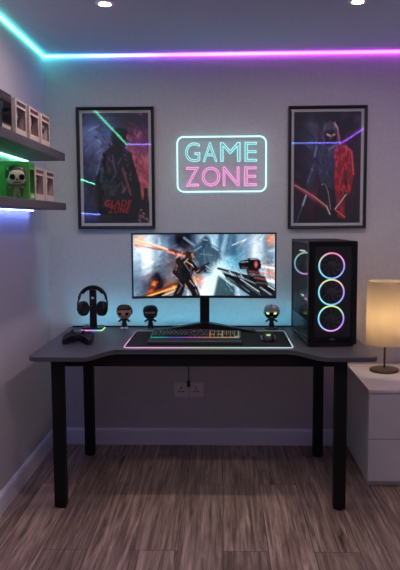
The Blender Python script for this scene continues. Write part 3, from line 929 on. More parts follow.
    a.line((.415, .49), (.455, .60), .042, D); a.line((.455, .60), (.50, .53), .036, D); a.line((.455, .57), (.535, .47), .018, (40, 40, 48)); a.line((.49, .55), (.51, .60), .018, (36, 34, 40))
    a.line((.335, .48), (.295, .61), .044, (30, 27, 33)); a.line((.295, .61), (.335, .71), .038, (30, 27, 33))
    a.poly([(.30, .40), (.33, .36), (.345, .50), (.33, .62), (.305, .58)], (34, 28, 32), .9)
    for p, q, c in (((.375, .44), (.415, .50), (206, 160, 122)), ((.36, .47), (.40, .60), (120, 100, 94)), ((.325, .78), (.345, .84), (132, 128, 138)), ((.40, .76), (.43, .84), (160, 156, 166)), ((.335, .86), (.31, .96), (112, 100, 106)),
                    ((.385, .40), (.36, .46), (226, 184, 144)), ((.45, .61), (.47, .58), (196, 136, 110)), ((.395, .27), (.415, .28), (150, 112, 92)), ((.41, .54), (.405, .66), (92, 84, 92)), ((.31, .50), (.30, .58), (150, 104, 84)), ((.44, .90), (.455, .98), (120, 116, 126))):
        a.line(p, q, .011, c, .8, .9)
    a.paint(53, 170, .014, .007, .9, lambda u, v: 1.0, .6, (.28, .48, .27, 1))
    # burst of fire at the muzzle
    a.blob((.585, .62), .09, .14, (216, 248, 254), .95)
    for k in range(16):
        an = 2 * PI * k / 16 + .2; L = .05 + .05 * ((k * 7) % 5) / 4
        a.line((.585, .62), (.585 + L * math.cos(an), .62 + 2.2 * L * math.sin(an)), .008, (228, 250, 255), .55, 2.0)
    # rifle coming in from the lower right: barrel, handguard, receiver, sight, stock
    K = (27, 32, 40)
    a.line((.60, .555), (.75, .645), .016, K, .95, .6); a.line((.61, .535), (.74, .605), .006, (186, 206, 216), .8)
    a.poly([(.625, .60), (.70, .62), (.80, .64), (.89, .70), (1.0, .88), (1.0, 1), (.83, 1), (.74, .86), (.66, .72)], K, .9)
    a.poly([(.60, .68), (.66, .73), (.72, .86), (.72, 1), (.57, 1), (.585, .84)], (34, 58, 68), 1.8, .85)
    for p, q, w_, c in (((.635, .61), (.77, .70), .014, (150, 180, 194)), ((.65, .655), (.80, .80), .012, (12, 14, 20)), ((.70, .64), (.90, .83), .012, (126, 138, 148)), ((.67, .71), (.82, .93), .014, (92, 112, 124)),
                        ((.74, .62), (.86, .67), .010, (200, 214, 222)), ((.83, .72), (.98, .92), .020, (12, 14, 18)), ((.76, .73), (.89, .93), .008, (206, 214, 220)), ((.72, .77), (.84, 1.0), .010, (12, 14, 18)),
                        ((.62, .69), (.70, .83), .010, (170, 214, 224)), ((.66, .80), (.70, .92), .010, (110, 160, 172)), ((.88, .72), (1.0, .90), .010, (214, 214, 216)), ((.80, .82), (.90, .98), .012, (70, 82, 92)),
                        ((.68, .60), (.70, .66), .010, (200, 214, 220)), ((.72, .63), (.74, .69), .008, (16, 18, 24)), ((.76, .65), (.78, .72), .008, (180, 190, 198)), ((.90, .86), (.97, .97), .014, (150, 156, 164))):
        a.line(p, q, w_, c, .9, .7)
    a.poly([(.745, .48), (.765, .43), (.80, .42), (.82, .39), (.875, .39), (.90, .44), (.905, .54), (.875, .59), (.825, .58), (.80, .56), (.755, .56)], (17, 17, 21), .8)
    a.poly([(.80, .56), (.885, .57), (.90, .67), (.81, .66)], (26, 23, 27), .9)
    a.blob((.868, .49), .036, .06, (128, 48, 52), 1.0, True); a.blob((.868, .49), .02, .035, (232, 130, 118), .95)
    for p, q, w_, c in (((.765, .455), (.81, .445), .012, (136, 142, 152)), ((.83, .405), (.875, .405), .010, (150, 156, 166)), ((.77, .53), (.81, .545), .012, (88, 66, 66)), ((.82, .60), (.88, .615), .014, (128, 58, 54)), ((.82, .64), (.89, .655), .010, (110, 104, 108))):
        a.line(p, q, w_, c, .9, .7)
    a.poly([(.845, .66), (.93, .68), (.955, .84), (.875, .85)], (30, 26, 30), 1.0, .95); a.line((.86, .70), (.93, .73), .016, (150, 70, 62), .8); a.line((.87, .78), (.94, .80), .012, (92, 78, 80), .8)
    a.paint(54, 200, .014, .006, .7, lambda u, v: .85, .5, (.6, 1, .38, 1))
    return a

def monitor():
    cx, cz = -.102, 1.128
    r = empty('curved_monitor', (cx, 3.85, DZ), 'curved ultrawide monitor showing a soldier and rifle battle scene', 'monitor')
    w, h = .795, .362
    yc = -.085
    def sag(x): return yc - .26 * x * x
    z0 = cz - DZ - h / 2; z1 = z0 + h
    n = 40
    rings = []
    for k in range(n + 1):
        x = -w / 2 + w * k / n
        y = sag(x)
        rings.append([(x, y, z0), (x, y + .022, z0 + .004), (x, y + .026, z0 + .03), (x, y + .026, z1 - .03), (x, y + .022, z1 - .004), (x, y, z1)])
    MB().loft(rings).build('housing', M['matte'], r, True)
    mb = MB()
    b, bb = .009, .0135
    def strip(xa, xb, za, zb, m):
        mb.loft([[(xa + (xb - xa) * k / m, sag(xa + (xb - xa) * k / m) + dy, z) for dy, z in ((0, za), (-.0035, za), (-.0035, zb), (0, zb))] for k in range(m + 1)])
    strip(-w / 2, w / 2, z0, z0 + bb, n); strip(-w / 2, w / 2, z1 - b, z1, n)
    strip(-w / 2, -w / 2 + b, z0 + bb, z1 - b, 1); strip(w / 2 - b, w / 2, z0 + bb, z1 - b, 1)
    mb.build('bezel', M['black'], r)
    sc = art_screen().mesh('screen', -w / 2 + b, w / 2 - b, z0 + bb, z1 - b, em_attr('monitor_picture', 1.12), r, lambda x: sag(x) - .0015)
    # stand
    st = MB().box(-.027, .027, .01, .035, .035, .42, .006).build('stand_column', M['black'], r)
    MB().box(-.05, .05, -.062, .012, .28, .38, .008).build('mount_block', M['black'], r)
    MB().lathe([(.034, .004), (.036, .01), (.034, .04), (.028, .046)], 24, (0, .022, 0)).build('stand_hub', M['black'], r, True)
    for sx in (-1, 1):
        a, b2 = Vector((sx * .012, .022, .026)), Vector((sx * .28, -.115, .0105))
        d = (b2 - a).normalized(); nn = Vector((-d.y, d.x, 0)).normalized()
        ring = lambda p, ww, hh: [p + nn * ww - Vector((0, 0, min(hh, p.z - .0062))), p - nn * ww - Vector((0, 0, min(hh, p.z - .0062))), p - nn * ww + Vector((0, 0, hh)), p + nn * ww + Vector((0, 0, hh))]
        MB().loft([ring(a, .024, .019), ring(a.lerp(b2, .5), .018, .012), ring(b2, .012, .005)]).build('stand_foot', M['black'], r)
monitor()

# ------------------------------------------------------------------ desk mat with light rim
def desk_mat():
    x0, x1, y0, y1 = -.49, .347, 3.302, 3.80
    cx, cy = (x0 + x1) / 2, (y0 + y1) / 2
    r = empty('desk_mat', (cx, cy, DZ), 'large black desk mat with a glowing rainbow rim', 'desk mat')
    w, h = x1 - x0, y1 - y0
    MB().prism(rrect(w - .008, h - .008, .02, 6), 0.0002, .0042, bev=.001).build('pad', M['cloth'], r)
    path = dense([(p[0], p[1], .0030) for p in rrect(w, h, .024, 6)], .015)
    o = MB().tube(path, .0028, 8, closed=True).build('light_rim', em_attr('desk_mat_leds', 1.0), r, True)
    st = [(-.42, (.86, .46, .80)), (-.25, (.92, .50, .84)), (-.12, (.80, .60, .75)), (.0, (.55, .70, .50)), (.12, (.50, .80, .62)), (.28, (.55, .85, .88)), (.42, (.62, .80, .95))]
    color_by(o, lambda c: tuple(q * (.85 if c.y < .0 else .35) for q in ramp(st, c.x)))
desk_mat()
ZM = DZ + .0045

# ------------------------------------------------------------------ keyboard
def keyboard():
    W, D = .478, .165
    cx, cy = -.142, 3.375
    r = empty('gaming_keyboard', (cx, cy, ZM), 'black full size gaming keyboard with rainbow backlight', 'keyboard')
    tilt = math.radians(5)
    Mx = Matrix.Translation(Vector((0, .078, .002))) @ Matrix.Rotation(tilt, 4, 'X')
    MB().prism(rrect(W, .078, .010, 5, 0, .036), .0005, .014, bev=.004).build('wrist_rest', M['dgrey'], r, True)
    MB().box(-W / 2, W / 2, 0, D, 0, .016, .003).xf(Mx).build('case', M['black'], r)
    glow = [(-.245, (.10, .95, .75)), (-.17, (.10, .85, .80)), (-.13, (.20, .30, 1.0)), (-.06, (.42, .25, 1.0)), (.0, (.95, .30, .70)), (.06, (1.0, .42, .36)), (.12, (1.0, .66, .30)), (.2, (.95, .85, .55)), (.25, (.75, .85, .65))]
    o = MB()
    n = 40
    o.loft([[(-W / 2 + .01 + (W - .02) * k / n, y, z) for y, z in ((.008, .0161), (D - .008, .0161), (D - .008, .0168), (.008, .0168))] for k in range(n + 1)])
    o.xf(Mx)
    o = o.build('backlight', em_attr('keyboard_leds', .28), r)
    color_by(o, lambda c: ramp(glow, c.x))
    u = .0203
    X0 = -W / 2 + .014
    rows = []
    f = [('Esc', 0, 1)] + [('F%d' % (i + 1), 2 + i + (.5 if i > 3 else 0) + (.5 if i > 7 else 0), 1) for i in range(12)]
    rows.append(f)
    n1 = [(c, i, 1) for i, c in enumerate('`1234567890-=')] + [('Bk', 13, 2)] + [('Ins', 15.25, 1), ('Hm', 16.25, 1), ('PU', 17.25, 1)] + [('NL', 18.5, 1), ('/', 19.5, 1), ('*', 20.5, 1), ('-', 21.5, 1)]
    n2 = [('Tab', 0, 1.5)] + [(c, 1.5 + i, 1) for i, c in enumerate('QWERTYUIOP[]')] + [('\\', 13.5, 1.5)] + [('Del', 15.25, 1), ('End', 16.25, 1), ('PD', 17.25, 1)] + [('7', 18.5, 1), ('8', 19.5, 1), ('9', 20.5, 1), ('+', 21.5, 1)]
    n3 = [('Cap', 0, 1.75)] + [(c, 1.75 + i, 1) for i, c in enumerate("ASDFGHJKL;'")] + [('Ent', 12.75, 2.25)] + [('4', 18.5, 1), ('5', 19.5, 1), ('6', 20.5, 1)]
    n4 = [('Shf', 0, 2.25)] + [(c, 2.25 + i, 1) for i, c in enumerate('ZXCVBNM,./')] + [('Shf', 12.25, 2.75)] + [('^', 16.25, 1)] + [('1', 18.5, 1), ('2', 19.5, 1), ('3', 20.5, 1), ('Ent', 21.5, 1)]
    n5 = [('Ctl', 0, 1.25), ('Win', 1.25, 1.25), ('Alt', 2.5, 1.25), ('', 3.75, 6.25), ('Alt', 10, 1.25), ('Fn', 11.25, 1.25), ('Mn', 12.5, 1.25), ('Ctl', 13.75, 1.25), ('<', 15.25, 1), ('v', 16.25, 1), ('>', 17.25, 1), ('0', 18.5, 2), ('.', 20.5, 1)]
    ys = [.140, .114, .0935, .073, .0525, .032]
    ys = [y + .002 for y in ys]
    legend_mats = {}
    cache = {}
    for row, y in zip((f, n1, n2, n3, n4, n5), ys):
        for (ch, ux, uw) in row:
            xa = X0 + ux * u * .985; xb = xa + uw * u * .985 - .0022
            mb = MB()
            ya, yb = y - .0085, y + .0085
            base = [(xa, ya, .0185), (xb, ya, .0185), (xb, yb, .0185), (xa, yb, .0185)]
            i_ = .0022
            top = [(xa + i_, ya + i_, .0262), (xb - i_, ya + i_, .0262), (xb - i_, yb - .0012, .0262), (xa + i_, yb - .0012, .0262)]
            mb.loft([base, top])
            col = ramp(glow, (xa + xb) / 2)
            key = tuple(round(q, 1) for q in col)
            if key not in legend_mats:
                legend_mats[key] = em('key_legend', lerp3(key, (1, 1, 1), .5), .6)
            if ch:
                if ch not in cache:
                    me = text_mesh(ch, offset=.03)
                    if len(me.vertices):
                        cache[ch] = ([tuple(v.co) for v in me.vertices], [tuple(p.vertices) for p in me.polygons])
                    bpy.data.meshes.remove(me)
                if ch in cache:
                    V, F = cache[ch]
                    x_ = [v[0] for v in V]; y_ = [v[1] for v in V]
                    sc = .0085 if len(ch) == 1 else .0055
                    mx, my = (min(x_) + max(x_)) / 2, (min(y_) + max(y_)) / 2
                    vs = [mb.bm.verts.new(((xa + xb) / 2 + (v[0] - mx) * sc, y + (v[1] - my) * sc, .0264)) for v in V]
                    for p in F:
                        try:
                            q = mb.bm.faces.new([vs[k] for k in p]); q.material_index = 1
                        except ValueError:
                            pass
            mb.xf(Mx)
            mb.build('key', [M['matte'], legend_mats[key]], r)
keyboard()

# ------------------------------------------------------------------ mouse
def mouse():
    cx, cy = .236, 3.50
    r = empty('gaming_mouse', (cx, cy, ZM), 'black gaming mouse with a green glowing palm light', 'mouse')
    rings = []
    prof = [(-.062, .010, .012, .012), (-.056, .024, .012, .024), (-.035, .033, .010, .036), (-.005, .034, .009, .041), (.025, .031, .009, .036), (.048, .031, .009, .026), (.060, .026, .009, .018), (.064, .018, .010, .013)]
    for y, wx, zb, zt in prof:
        ring = []
        for k in range(16):
            a = 2 * PI * k / 16
            x = math.copysign(abs(math.cos(a)) ** .7, math.cos(a)) * wx
            z = (.0008 if math.sin(a) < -.3 else (zt * (math.sin(a) + .3) / 1.3))
            ring.append((x, y, max(.0008, z)))
        rings.append(ring)
    MB().loft(rings).build('shell', M['black'], r, True)
    MB().lathe([(.0035, -.004), (.010, -.004), (.0105, 0), (.010, .004), (.0035, .004)], 16, (0, .040, .026), 'X').build('scroll_wheel', M['dgrey'], r, True)
    MB().sphere((0, -.036, .0335), .012, (1, 1.1, .42), 16, 8).build('palm_light', em('green_mouse_light', (.45, .9, .30), .8), r, True)
    for sx in (-1, 1):
        MB().tube([(sx * .031, -.045, .010), (sx * .0345, -.02, .018), (sx * .034, .01, .022), (sx * .032, .04, .017), (sx * .028, .056, .012)], [.003, .0042, .0046, .004, .003], 8).build('side_grip', M['silver'], r, True)
    c = MB().tube([(0, .062, .008), (-.012, .09, .005), (-.026, .13, .0045), (-.034, .19, .0045), (-.05, .26, .0045), (-.053, .285, .0068), (-.055, .305, .0068), (-.060, .335, -.002), (-.066, .42, -.002)], .0022, 8)
    c.build('cord', M['black'], r, True)
mouse()

# ------------------------------------------------------------------ desk figures
figure((-.5715, 3.905, DZ), 'brown haired vinyl figure with pale shoes beside the headset stand', M['skin'], M['hair'], M['navy'], s=1.0, style='hair', shoe=M['whiteplastic'], group=None)
figure((-.4185, 3.905, DZ), 'dark hooded vinyl figure with a tan eye band behind the desk mat', M['hair'], M['hair'], M['navy'], s=1.0, style='visor', rz=.05)
figure((.283, 3.90, DZ), 'grey helmeted vinyl figure with glowing green eyes beside the computer', M['gloss'], M['gunmetal'], M['dgrey'], s=1.0, style='alien', rz=-.08)

# ------------------------------------------------------------------ headset on its stand
def headset_stand():
    cx, cy = -.750, 3.872
    r = empty('headset_stand', (cx, cy, DZ), 'black headset stand with a rainbow lit base', 'headset stand')
    MB().prism(rrect(.118, .112, .012, 4, .002, .005), .0075, .019, bev=.002).build('base', M['black'], r)
    path = dense([(p[0], p[1], .0042) for p in rrect(.118, .112, .012, 4, .002, .005)], .008)
    o = MB().tube(path, .0040, 8, closed=True).build('light_ring', em_attr('stand_leds', 1.0), r, True)
    st = [(-.07, (.95, .25, .70)), (-.02, (.85, .25, .85)), (.015, (.35, .35, 1.0)), (.045, (.25, .85, .6)), (.06, (.55, .95, .5))]
    color_by(o, lambda c: ramp(st, c.x))
    MB().box(-.020, .021, .012, .030, .019, .226, .005).build('post', M['black'], r)
    MB().box(-.0185, .0185, -.010, .044, .2262, .2325, .003).build('top_rest', M['black'], r, True)
    b = MB().box(-.0075, .0075, .0105, .0121, .178, .190, .0004).build('badge', M['white_lac'], r)
    b['label'] = 'small white badge on the post'
headset_stand()
def headset():
    cx, cy = -.750, 3.886
    zt = DZ + .247
    r = empty('headset', (cx, cy, zt), 'black over-ear headset hanging on the stand', 'headset')
    def arch(rx, rz, a0, a1, n=24, y=0.0, dz=0.0):
        return [(rx * math.cos(math.radians(a0 + (a1 - a0) * k / n)), y, dz - rz + rz * math.sin(math.radians(a0 + (a1 - a0) * k / n))) for k in range(n + 1)]
    rings = []
    P = arch(.079, .080, 176, 4)
    for i, p in enumerate(P):
        a = math.radians(176 - 172 * i / 24)
        nx, nz = math.cos(a), math.sin(a)
        t = .0055
        rings.append([(p[0] + nx * t, -.014, p[2] + nz * t + .004), (p[0] + nx * t, .014, p[2] + nz * t + .004), (p[0] - nx * t, .012, p[2] - nz * t + .004), (p[0] - nx * t, -.012, p[2] - nz * t + .004)])
    MB().loft(rings).build('headband', M['leather'], r, True)
    P2 = arch(.069, .068, 150, 30, 16, 0, -.005)
    MB().tube(P2, [.004] + [.0085] * 15 + [.004], 10).build('band_pad', M['leather'], r, True)
    for sx in (-1, 1):
        # yoke, then a cup turned a little towards the viewer
        MB().tube([(sx * .079, 0, -.070), (sx * .085, -.004, -.085), (sx * .086, -.010, -.105), (sx * .080, -.014, -.122)], [.005, .0055, .0055, .004], 8).build('yoke', M['dgrey'], r, True)
        yaw = math.radians(48 if sx < 0 else -52)
        Mx = Matrix.Translation(Vector((sx * .056, -.008, -.124))) @ Matrix.Rotation(-yaw, 4, 'Z') @ Matrix.Rotation(math.radians(8 * sx), 4, 'Y')
        c = MB().lathe([(.012, .016), (.026, .018), (.031, .012), (.032, .002), (.029, -.004)], 26, (0, 0, 0), 'X', sx=1.1, sy=1.36)
        p = MB().lathe([(.016, -.022), (.024, -.024), (.031, -.018), (.032, -.010), (.029, -.003)], 26, (0, 0, 0), 'X', sx=1.1, sy=1.36)
        g = MB().lathe([(.010, .019), (.019, .019), (.020, .0165), (.012, .0165)], 22, (0, 0, 0), 'X', sx=1.1, sy=1.36)
        S = Matrix.Scale(sx, 4, Vector((1, 0, 0)))
        cup = c.xf(Mx @ S).build('ear_cup', M['black'], r, True)
        p.xf(Mx @ S).build('ear_cushion', M['leather'], r, True)
        g.xf(Mx @ S).build('outer_ring', M['dgrey'], cup, True)
headset()

# ------------------------------------------------------------------ game controller
def controller():
    cx, cy = -.738, 3.440
    r = empty('game_controller', (cx, cy, DZ), 'black game controller on the left wing of the desk', 'game controller', None, math.radians(-4))
    SC = 1.06
    half = [(0, .042), (.022, .046), (.046, .046), (.064, .036), (.072, .012), (.077, -.020), (.075, -.050), (.064, -.064), (.050, -.056), (.038, -.026), (.020, -.014), (0, -.013)]
    half = [(x * SC, y * SC) for x, y in half]
    out = half + [(-x, y) for x, y in reversed(half[1:-1])]
    def zmid(x, y): return .036 + .34 * min(0, y) + .04 * max(0, y)
    mb = MB()
    cen = Vector((0, .012))
    def ring(shr, dz):
        pts = []
        for x, y in out:
            c = Vector((math.copysign(min(abs(x), .055), x), .012 if abs(x) < .04 else (y * .8)))
            q = c.lerp(Vector((x, y)), shr)
            pts.append((q.x, q.y, max(.002, zmid(q.x, q.y) + dz)))
        return pts
    mb.loft([ring(.55, -.021), ring(.9, -.017), ring(1.0, 0), ring(.9, .015), ring(.55, .019)])
    o = mb.build('shell', M['black'], r, True)
    s = o.modifiers.new('sub', 'SUBSURF'); s.levels = 2; s.render_levels = 2
    def on(x, y): return zmid(x, y) + .0155
    for x, y in ((-.044, .024), (.022, -.001)):
        z = on(x, y)
        st = MB().lathe([(.012, 0), (.012, .002), (.005, .003), (.005, .010), (.0095, .0105), (.0105, .013), (.009, .0145), (.003, .0135)], 18, (x, y, z)).build('thumbstick', M['matte'], r, True)
    d = MB(); z = on(-.022, 0); d.box(-.022 - .0105, -.022 + .0105, -.0035, .0035, z, z + .0055, .001).box(-.022 - .0035, -.022 + .0035, -.0105, .0105, z, z + .0055, .001); d.build('direction_pad', M['dgrey'], r)
    for dx, dy in ((0, .011), (0, -.011), (.011, 0), (-.011, 0)):
        x, y = .044 + dx, .024 + dy
        MB().lathe([(.0047, 0), (.0047, .005), (.003, .0065)], 14, (x, y, on(x, y) - .001)).build('face_button', M['dgrey'], r, True)
    for sx in (-1, 1):
        MB().box(sx * .045 - .016, sx * .045 + .016, .036, .058, .006, .038, .006).build('trigger', M['matte'], r, True)
    g = MB().lathe([(.007, 0), (.007, .004), (.004, .005)], 18, (0, .022, on(0, .022) - .001)).build('home_button', M['silver'], r, True)
controller()

# ------------------------------------------------------------------ computer tower
def tower():
    W, D, Hh = .242, .50, .522
    r = empty('computer_tower', (.541, 3.333, DZ), 'black glass computer tower with three rainbow fan rings', 'computer', None, .065)
    x0, x1 = -W / 2, W / 2
    c = MB()
    c.box(x0, x1, .030, D, .018, .028); c.box(x0, x1, .030, D, Hh - .012, Hh, .002); c.box(x1 - .004, x1, .030, D, .028, Hh - .012)
    c.box(x0 + .002, x1 - .004, D - .006, D, .028, Hh - .012)
    c.box(x0 + .006, x1 - .004, .036, D - .008, .028, .125)         # power supply shroud
    c.build('chassis', M['black'], r)
    pl = MB(); pl.box(x0, x0 + .012, .012, .030, .018, Hh, .002); pl.box(x0, x0 + .010, D - .014, D - .0005, .028, Hh - .0125); pl.box(x0, x0 + .003, .031, D - .015, .0285, .034)
    pl.build('side_frame', M['gloss'], r)
    MB().box(x0 + .001, x0 + .004, .031, D - .0145, .0345, Hh - .0125).build('side_glass', M['pcglass'], r)
    f = MB()
    f.box(x0, x0 + .032, 0, .012, .012, Hh, .004); f.box(x1 - .030, x1, 0, .012, .012, Hh, .004)
    f.box(x0 + .032, x1 - .030, .001, .012, Hh - .024, Hh, .002); f.box(x0 + .032, x1 - .030, .001, .012, .030, .052, .002)
    f.box(x0 + .012, x1, .0121, .030, .018, Hh - .001)
    f.build('front_bezel', M['gloss'], r)
    MB().box(x0 + .032, x1 - .030, .0095, .0118, .052, Hh - .024).build('fan_panel', M['matte'], r)
    MB().box(x0 + .032, x1 - .030, -.0005, .0008, .052, Hh - .024).build('front_glass', M['pcfront'], r)
    MB().box(x0 + .012, x1 - .012, .012, .05, .004, .0175, .003).build('front_foot', M['matte'], r)
    for y in (.10, .44):
        for x in (x0 + .03, x1 - .03): MB().lathe([(.014, 0), (.016, .004), (.016, .018)], 16, (x, y, 0)).build('foot', M['matte'], r, True)
    # small badge of three sail strokes at the foot of the front
    lg = MB()
    for k, (a, h_) in enumerate(((-.008, .006), (-.001, .010), (.006, .007))):
        lg.tube([(a - .004, -.0012, .036), (a + .001, -.0012, .036 + h_), (a + .005, -.0012, .036)], .0009, 6)
    lg.build('badge', M['silver'], r)['label'] = 'small silver sail shaped badge'
    def fan(cxf, cyf, czf, rad, phase, parent, name='fan', strength=1.25):
        fr = MB()
        fr.lathe([(rad + .004, -.001), (rad + .005, .004), (rad - .006, .004), (rad - .006, -.001)], 40, (cxf, cyf, czf), 'Y', cap=False)
        fo = fr.build(name, M['dgrey'], parent, True)
        n = 64
        pts = [(cxf + (rad - .0005) * math.cos(2 * PI * k / n), cyf - .002, czf + (rad - .0005) * math.sin(2 * PI * k / n)) for k in range(n)]
        o = MB().tube(pts, .0038, 8, closed=True).build('light_ring', em_attr('fan_ring_leds', strength), fo, True)
        def col(co):
            t = math.degrees(math.atan2(co.z - czf, co.x - cxf)) % 360
            S_ = phase
            return ramp(S_, t)
        color_by(o, col)
        MB().lathe([(.0215, .001), (.0215, -.004), (.019, -.006)], 24, (cxf, cyf, czf), 'Y').build('hub', M['dgrey'], fo, True)
        b = MB()
        for k in range(9):
            a = 2 * PI * k / 9
            q = []
            for rr, sh, w in ((.0205, 0, .10), (.036, .15, .22), (.052, .36, .24)):
                rr = rr * (rad / .0625)
                q.append([(cxf + rr * math.cos(a + sh - w), cyf - .003, czf + rr * math.sin(a + sh - w)), (cxf + rr * math.cos(a + sh + w), cyf + .002, czf + rr * math.sin(a + sh + w)),
                          (cxf + rr * math.cos(a + sh + w), cyf + .003, czf + rr * math.sin(a + sh + w)), (cxf + rr * math.cos(a + sh - w), cyf - .002, czf + rr * math.sin(a + sh - w))])
            b.loft(q)
        b.build('blades', M['dgrey'], fo, True)
    PK, BL, VI, YE, CYN, GR, MGA = (1.0, .22, .42), (.18, .55, 1.0), (.50, .28, 1.0), (.85, .85, .30), (.25, .8, 1.0), (.45, .95, .45), (.85, .35, .95)
    ph1 = [(0, VI), (30, MGA), (75, PK), (120, (.9, .45, .55)), (165, (.4, .75, .6)), (200, CYN), (270, BL), (330, (.35, .4, 1.0)), (360, VI)]
    ph2 = [(0, VI), (50, (.9, .6, .5)), (90, (.95, .75, .3)), (130, (.75, .8, .4)), (165, CYN), (240, CYN), (290, BL), (335, (.4, .35, 1.0)), (360, VI)]
    ph3 = [(0, VI), (40, GR), (80, YE), (120, (.6, .95, .5)), (160, CYN), (220, (.3, .65, 1.0)), (260, MGA), (290, MGA), (330, VI), (360, VI)]
    fx = -.006
    for z, p in ((.402, ph1), (.272, ph2), (.142, ph3)):
        fan(fx, .0085, z, .0625, p, r)
    # inside, behind the side glass
    MB().box(x1 - .012, x1 - .0045, .16, D - .012, .13, Hh - .02).build('motherboard', M['pcb'], r)
    phr = [(0, (.5, .3, 1.0)), (60, (.35, .8, .55)), (110, (.40, .85, .45)), (160, (.3, .8, .85)), (210, (.35, .55, 1.0)), (270, (.9, .4, .9)), (330, (.8, .35, .9)), (360, (.5, .3, 1.0))]
    fan(-.046, D - .014, .385, .0600, phr, r, 'rear_fan', 1.0)
    g = MB().box(x0 + .03, x1 - .02, .15, .42, .205, .245, .004).build('graphics_card', M['dgrey'], r)
    MB().box(x0 + .029, x0 + .030, .28, .34, .222, .230).build('card_light', em('white_card_light', (.7, .95, .85), 1.2), g)
    MB().box(x0 + .029, x0 + .030, .19, .25, .210, .220).build('card_light', em('pink_card_light', (1.0, .25, .35), 1.2), g)
    for k in range(4):
        mmy = .30 - k * .012
        m = MB().box(x1 - .05, x1 - .0125, mmy, mmy + .006, .36, .47).build('memory_stick', M['dgrey'], r)
    MB().lathe([(.030, 0), (.032, .02), (.030, .045), (.022, .047)], 24, (x1 - .0125, .36, .36), 'X').xf(Matrix.Identity(4))
    cl = MB().box(x1 - .065, x1 - .0125, .335, .40, .33, .395, .006).build('cooler_block', M['gloss'], r)
    MB().box(x1 - .0658, x1 - .065, .345, .39, .34, .385).build('cooler_light', em('cooler_leds', (.6, .8, .7), .6), cl)
    for y in (.24, .29):
        MB().box(x0 + .012, x0 + .030, y, y + .03, .462, .468).build('status_light', em('white_status_light', (.8, .9, .9), .9), r)
tower()

# ------------------------------------------------------------------ bedside cabinet and lamp
def cabinet():
    x0, x1, y0, y1, zt = .746, 1.24, 3.425, 4.065, .512
    cx, cy = (x0 + x1) / 2, (y0 + y1) / 2
    r = empty('bedside_cabinet', (cx, cy, 0), 'white two drawer bedside cabinet right of the desk', 'cabinet')
    a, b, c, d = x0 - cx, x1 - cx, y0 - cy, y1 - cy
    m = MB(); m.box(a, b, c + .021, d, .028, zt - .020, .0015); m.box(a + .012, b - .012, c + .03, d - .004, 0, .028)
    m.build('body', M['white_lac'], r)
    MB().box(a - .002, b + .002, c, d, zt - .0195, zt, .0025).build('top_panel', M['white_lac'], r)
    for z0, z1 in ((.030, .2515), (.2555, zt - .0225)):
        MB().box(a + .001, b - .001, c + .002, c + .0205, z0, z1, .002).build('drawer', M['white_lac'], r)
cabinet()
def lamp():
    x, y, z = .925, 3.862, .512
    r = empty('table_lamp', (x, y, z), 'lit table lamp with a cream drum shade on the bedside cabinet', 'lamp')
    MB().lathe([(.080, 0), (.083, .003), (.083, .012), (.079, .016), (.012, .018)], 40).build('base', M['bronze'], r, True)
    MB().lathe([(.006, .017), (.006, .28), (.010, .283), (.010, .30)], 16).build('stem', M['bronze'], r, True)
    z0, z1, R0, R1 = .158, .518, .107, .103
    MB().lathe([(R0, z0), (R1, z1), (R1 - .002, z1), (R0 - .002, z0), (R0, z0)], 56, cap=False).build('lamp_shade', M['shade'], r, True)
    sp = MB()
    for k in range(3):
        a = 2 * PI * k / 3
        sp.tube([(.006 * math.cos(a), .006 * math.sin(a), .292), ((R0 - .002) * math.cos(a), (R0 - .002) * math.sin(a), .292)], .0014, 6)
    sp.build('shade_spider', M['bronze'], r)
    MB().sphere((0, 0, .318), .028, (1, 1, 1.25), 16, 10).build('bulb', em('warm_bulb', (1.0, .84, .60), 42.0), r, True)
lamp()

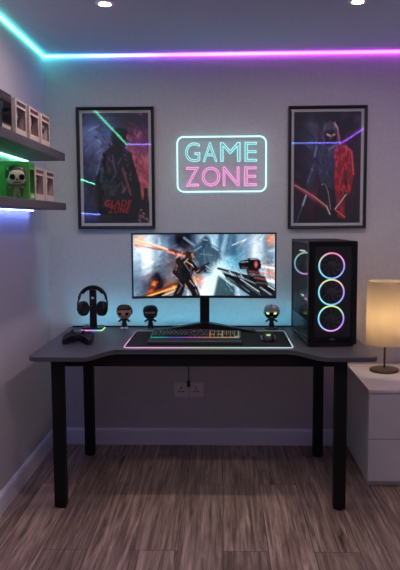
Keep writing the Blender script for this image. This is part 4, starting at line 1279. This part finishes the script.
# ------------------------------------------------------------------ wall sockets and cord
def socket(cx, label):
    r = empty('wall_socket', (cx, YB, .345), label, 'wall socket', 'sockets on the back wall')
    MB().box(-.0445, .0445, -.009, 0, -.0445, .0445, .003).build('plate', M['whiteplastic'], r)
    for (x, z, w, h) in ((0, .011, .004, .009), (-.011, -.011, .0075, .004), (.011, -.011, .0075, .004)):
        MB().box(x - w, x + w, -.0096, -.0088, z - h / 1.0, z + h / 1.0).build('pin_slot', M['mgrey'], r)
    MB().box(-.006, .006, -.0115, -.0088, .025, .037, .001).build('switch', M['whiteplastic'], r)
socket(-.2535, 'white wall socket on the left under the desk')
socket(-.1615, 'white wall socket on the right, touching its twin under the desk')
r = empty('power_cord', (-.2075, YB - .005, .40), 'thin dark power cord hanging down the wall to the sockets', 'cord')
MB().tube([(0, -.002, .305), (.003, -.001, .2), (-.002, -.001, .1), (.001, -.001, .04), (0, -.002, -.002)], .0028, 8).build('cable', M['matte'], r, True)
MB().box(-.010, .010, -.018, -.0045, -.035, .004, .003).build('plug', M['black'], r, True)

# ------------------------------------------------------------------ camera, world, view
cam = bpy.data.cameras.new('camera')
cam.sensor_fit = 'HORIZONTAL'; cam.sensor_width = 36.0; cam.lens = 36.0 * 680 / 400
cam.clip_start = .05
co = bpy.data.objects.new('camera', cam); COL.objects.link(co)
p, yw, rl = .0948, .0331, -.0056
fw = Vector((-math.sin(yw) * math.cos(p), math.cos(yw) * math.cos(p), -math.sin(p)))
rt = Vector((math.cos(yw), math.sin(yw), 0)); up = rt.cross(fw)
rt2 = rt * math.cos(rl) + up * math.sin(rl); up2 = up * math.cos(rl) - rt * math.sin(rl)
Mc = Matrix((rt2, up2, -fw)).transposed().to_4x4()
Mc.translation = Vector((0, 0, 1.377))
co.matrix_world = Mc
scene.camera = co
w = bpy.data.worlds.new('world'); scene.world = w
w.use_nodes = True
w.node_tree.nodes['Background'].inputs[0].default_value = (.02, .02, .03, 1)
w.node_tree.nodes['Background'].inputs[1].default_value = .2
vs = scene.view_settings
vs.view_transform = 'Standard'; vs.look = 'None'; vs.exposure = 0.0; vs.gamma = 1.0; vs.use_curve_mapping = False
scene.cycles.use_denoising = True
scene.cycles.max_bounces = 10
scene.cycles.transparent_max_bounces = 12
